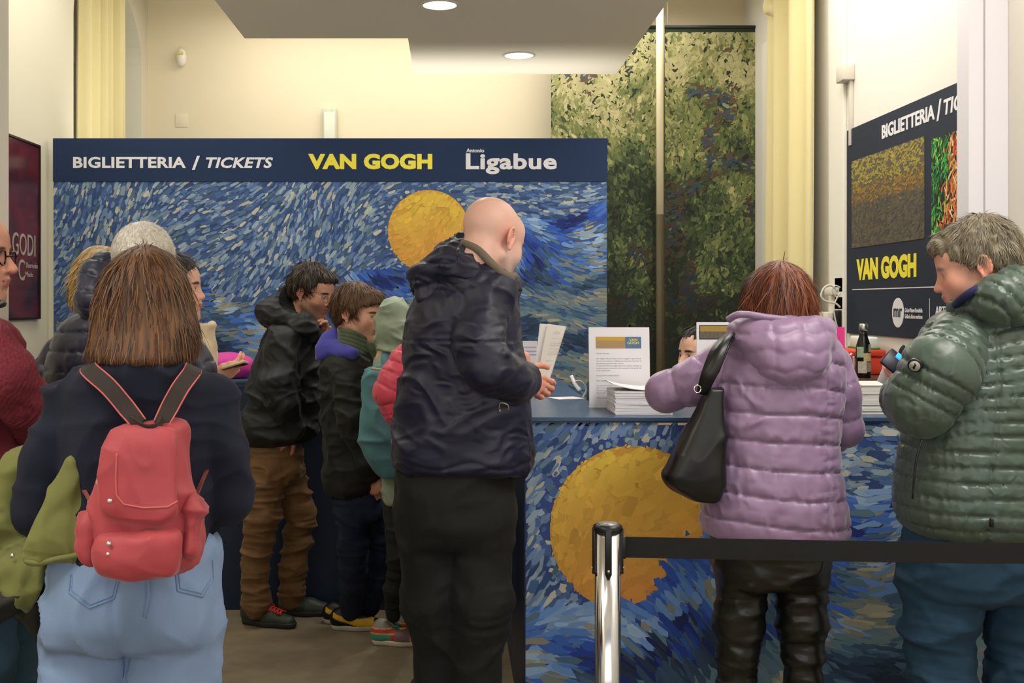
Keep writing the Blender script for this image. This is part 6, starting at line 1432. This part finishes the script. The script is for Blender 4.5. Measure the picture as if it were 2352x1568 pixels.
seam([(268, 1040), (266, 1100), (268, 1138), (284, 1158), (330, 1166), (385, 1164), (412, 1148), (420, 1110), (418, 1050)], .002, M_cp, 'piping', fo, bvf, Db)
seam([(254, 1222), (266, 1206), (300, 1204), (345, 1209), (400, 1204), (426, 1206)], .0045, M_cp, 'zip_edge', po, bvp, Db)
M_bs = fabric('strap_brown', '#2a201c', .8); M_sl = mat('steel_light', '#d8d4d0', .3, .9)
for pts, nm in (([(322, 974, -.02), (290, 935, .0), (250, 888, .015), (207, 850, .05), (203, 838, .12)], 1), ([(370, 974, -.02), (390, 935, .0), (415, 890, .015), (441, 854, .05), (446, 842, .12)], 0)):
    P = [W(x, y, Db+d) for x, y, d in pts]; st_ = build('shoulder_strap', [strip(P, (1, 0, .5 if nm else -.5), [.028, .033, .034, .034, .03], .004)], M_bs, t, False)
    Pc = catmull(P, 6); T_ = np.gradient(Pc, axis=0); T_ /= np.linalg.norm(T_, axis=1)[:, None]; wv = np.array((1, 0, .5 if nm else -.5)); wv = wv-T_*(T_@wv)[:, None]; wv /= np.linalg.norm(wv, axis=1)[:, None]
    for sg in (-1, 1): build('strap_edge', [tube(Pc+wv*sg*.0165*np.interp(np.linspace(0, 1, len(Pc)), [0, .25, 1], [.85, 1, 1])[:, None]+np.array((0, -.002, 0)), .0017, 6, None, 0)], M_cp, st_, label='coral stitched edge')
build('grab_handle', [strip([W(300, 966, Db-.02), W(312, 972, Db-.05), W(335, 985, Db-.065), W(360, 982, Db-.06), W(372, 964, Db-.02)], (0, -.4, 1), .019, .004)], M_bs, t, False)
build('lower_strap', [strip([W(166, 1062, Db+.14), W(185, 1110, Db+.10), W(212, 1158, Db+.02)], (1, 0, .3), .008, .003, None)], fabric('strap_coral_brown', '#7a3a34', .8), t, False)
build('lower_strap', [strip([W(475, 1080, Db+.14), W(462, 1110, Db+.08), W(452, 1135, Db+.02)], (1, 0, .3), .008, .003, None)], MATS['strap_coral_brown'], t, False)
build('buckle', [box(*[v for pr_ in zip(W(208, 1160, Db+.01)-.005, W(214, 1154, Db+.01)+.005) for v in pr_], .001)], M_sl, t, False)
for k_, (x_, y_, r_) in enumerate(((244, 1075, 4), (240, 1083, 6), (237, 1094, 7), (230, 1107, 8), (252, 1150, 5), (250, 1248, 5), (248, 1272, 4))):
    build('zip_charm', [sn([ell(W(x_, y_, Db-.065 if y_ < 1140 else Db-.11), (r_*sb*1.25, .004, r_*sb*1.25))], .0022, .005)], M_sl, t, label='silver zip charm' if k_ == 0 else None)
bvm = BVHTree.FromPolygons([tuple(v) for v in bb[0].tolist()], bb[1].tolist())
# olive jacket draped over her left arm
D = 2.44; sj = D/FPX
t = thing('draped_jacket', W(110, 1300, D), 'olive green jacket with dark lining draped over the arm of the backpack wearer', 'jacket')
def slab(rows_, p_=2.4, rnd=.012, D=D): 
    return loft([(HC-(y-PY)*D/FPX, (((a+b)/2)-PX)*D/FPX, D+dc, (b-a)/2*D/FPX, dh) for y, a, b, dh, dc in rows_], p_, rnd)
M_ol = fabric('olive_cotton', '#6e7038', .75, .15, (200, .25, .001), (7, .08), wr=(6, .010, (1, 1, .7), 1.0)); M_ln = fabric('lining_dark', '#16170f', .7)
o1 = slab([(1050, 156, 168, .008, .0), (1100, 134, 186, .012, .0), (1150, 112, 196, .018, .0), (1200, 90, 202, .026, .0), (1250, 72, 204, .032, .0), (1286, 62, 200, .028, .0)], D=2.285)
o2 = slab([(1035, 15, 60, .03, .05), (1060, -5, 75, .05, .05), (1120, -30, 80, .06, .05), (1180, -40, 70, .06, .05), (1260, -40, 60, .06, .03), (1310, -20, 85, .05, .02), (1335, 20, 90, .04, .02)])
o3 = slab([(1250, 20, 110, .05, .0), (1290, 0, 120, .06, .0), (1330, 20, 110, .05, .0), (1350, 40, 100, .03, .0)])
hemf = lambda V, N: -.004*np.exp(-((V[:, 2]-(W(0, 1270, 2.285)[2]+.10*(W(130, 0, 2.285)[0]-V[:, 0])))/.0022)**2)
osh = build('outer_shell', [sn([o1], .005, .02, crease(.011, (13, 13, 6), 101, hemf)), sn([o2, o3], .006, .03, crease(.024, (13, 13, 7), 102))], M_ol, t)
build('hem_edge', [tube([W(58, 1288, 2.262), W(90, 1292, 2.256), W(130, 1283, 2.254), W(170, 1276, 2.256), W(200, 1266, 2.262)], .006, 8)], M_ol, osh)
l1 = slab([(1270, 60, 150, .05, .03), (1330, 0, 140, .07, .04), (1400, 20, 118, .07, .05), (1480, 70, 110, .05, .05), (1560, 80, 105, .03, .05)])
l2 = slab([(1335, -30, 95, .05, .0), (1370, -35, 100, .06, .0), (1405, -10, 90, .05, .0)])
build('lining', [sn([l1], .007, .03, crease(.012, (7, 7, 5), 103)), sn([l2], .007, .03, crease(.018, (12, 12, 16), 104))], M_ln, t, label='dark lining')
build('snap_button', [cyl(tuple(W(28, 1276, D-.075)), .005, .003, 16, 'y')], M_sl, t)
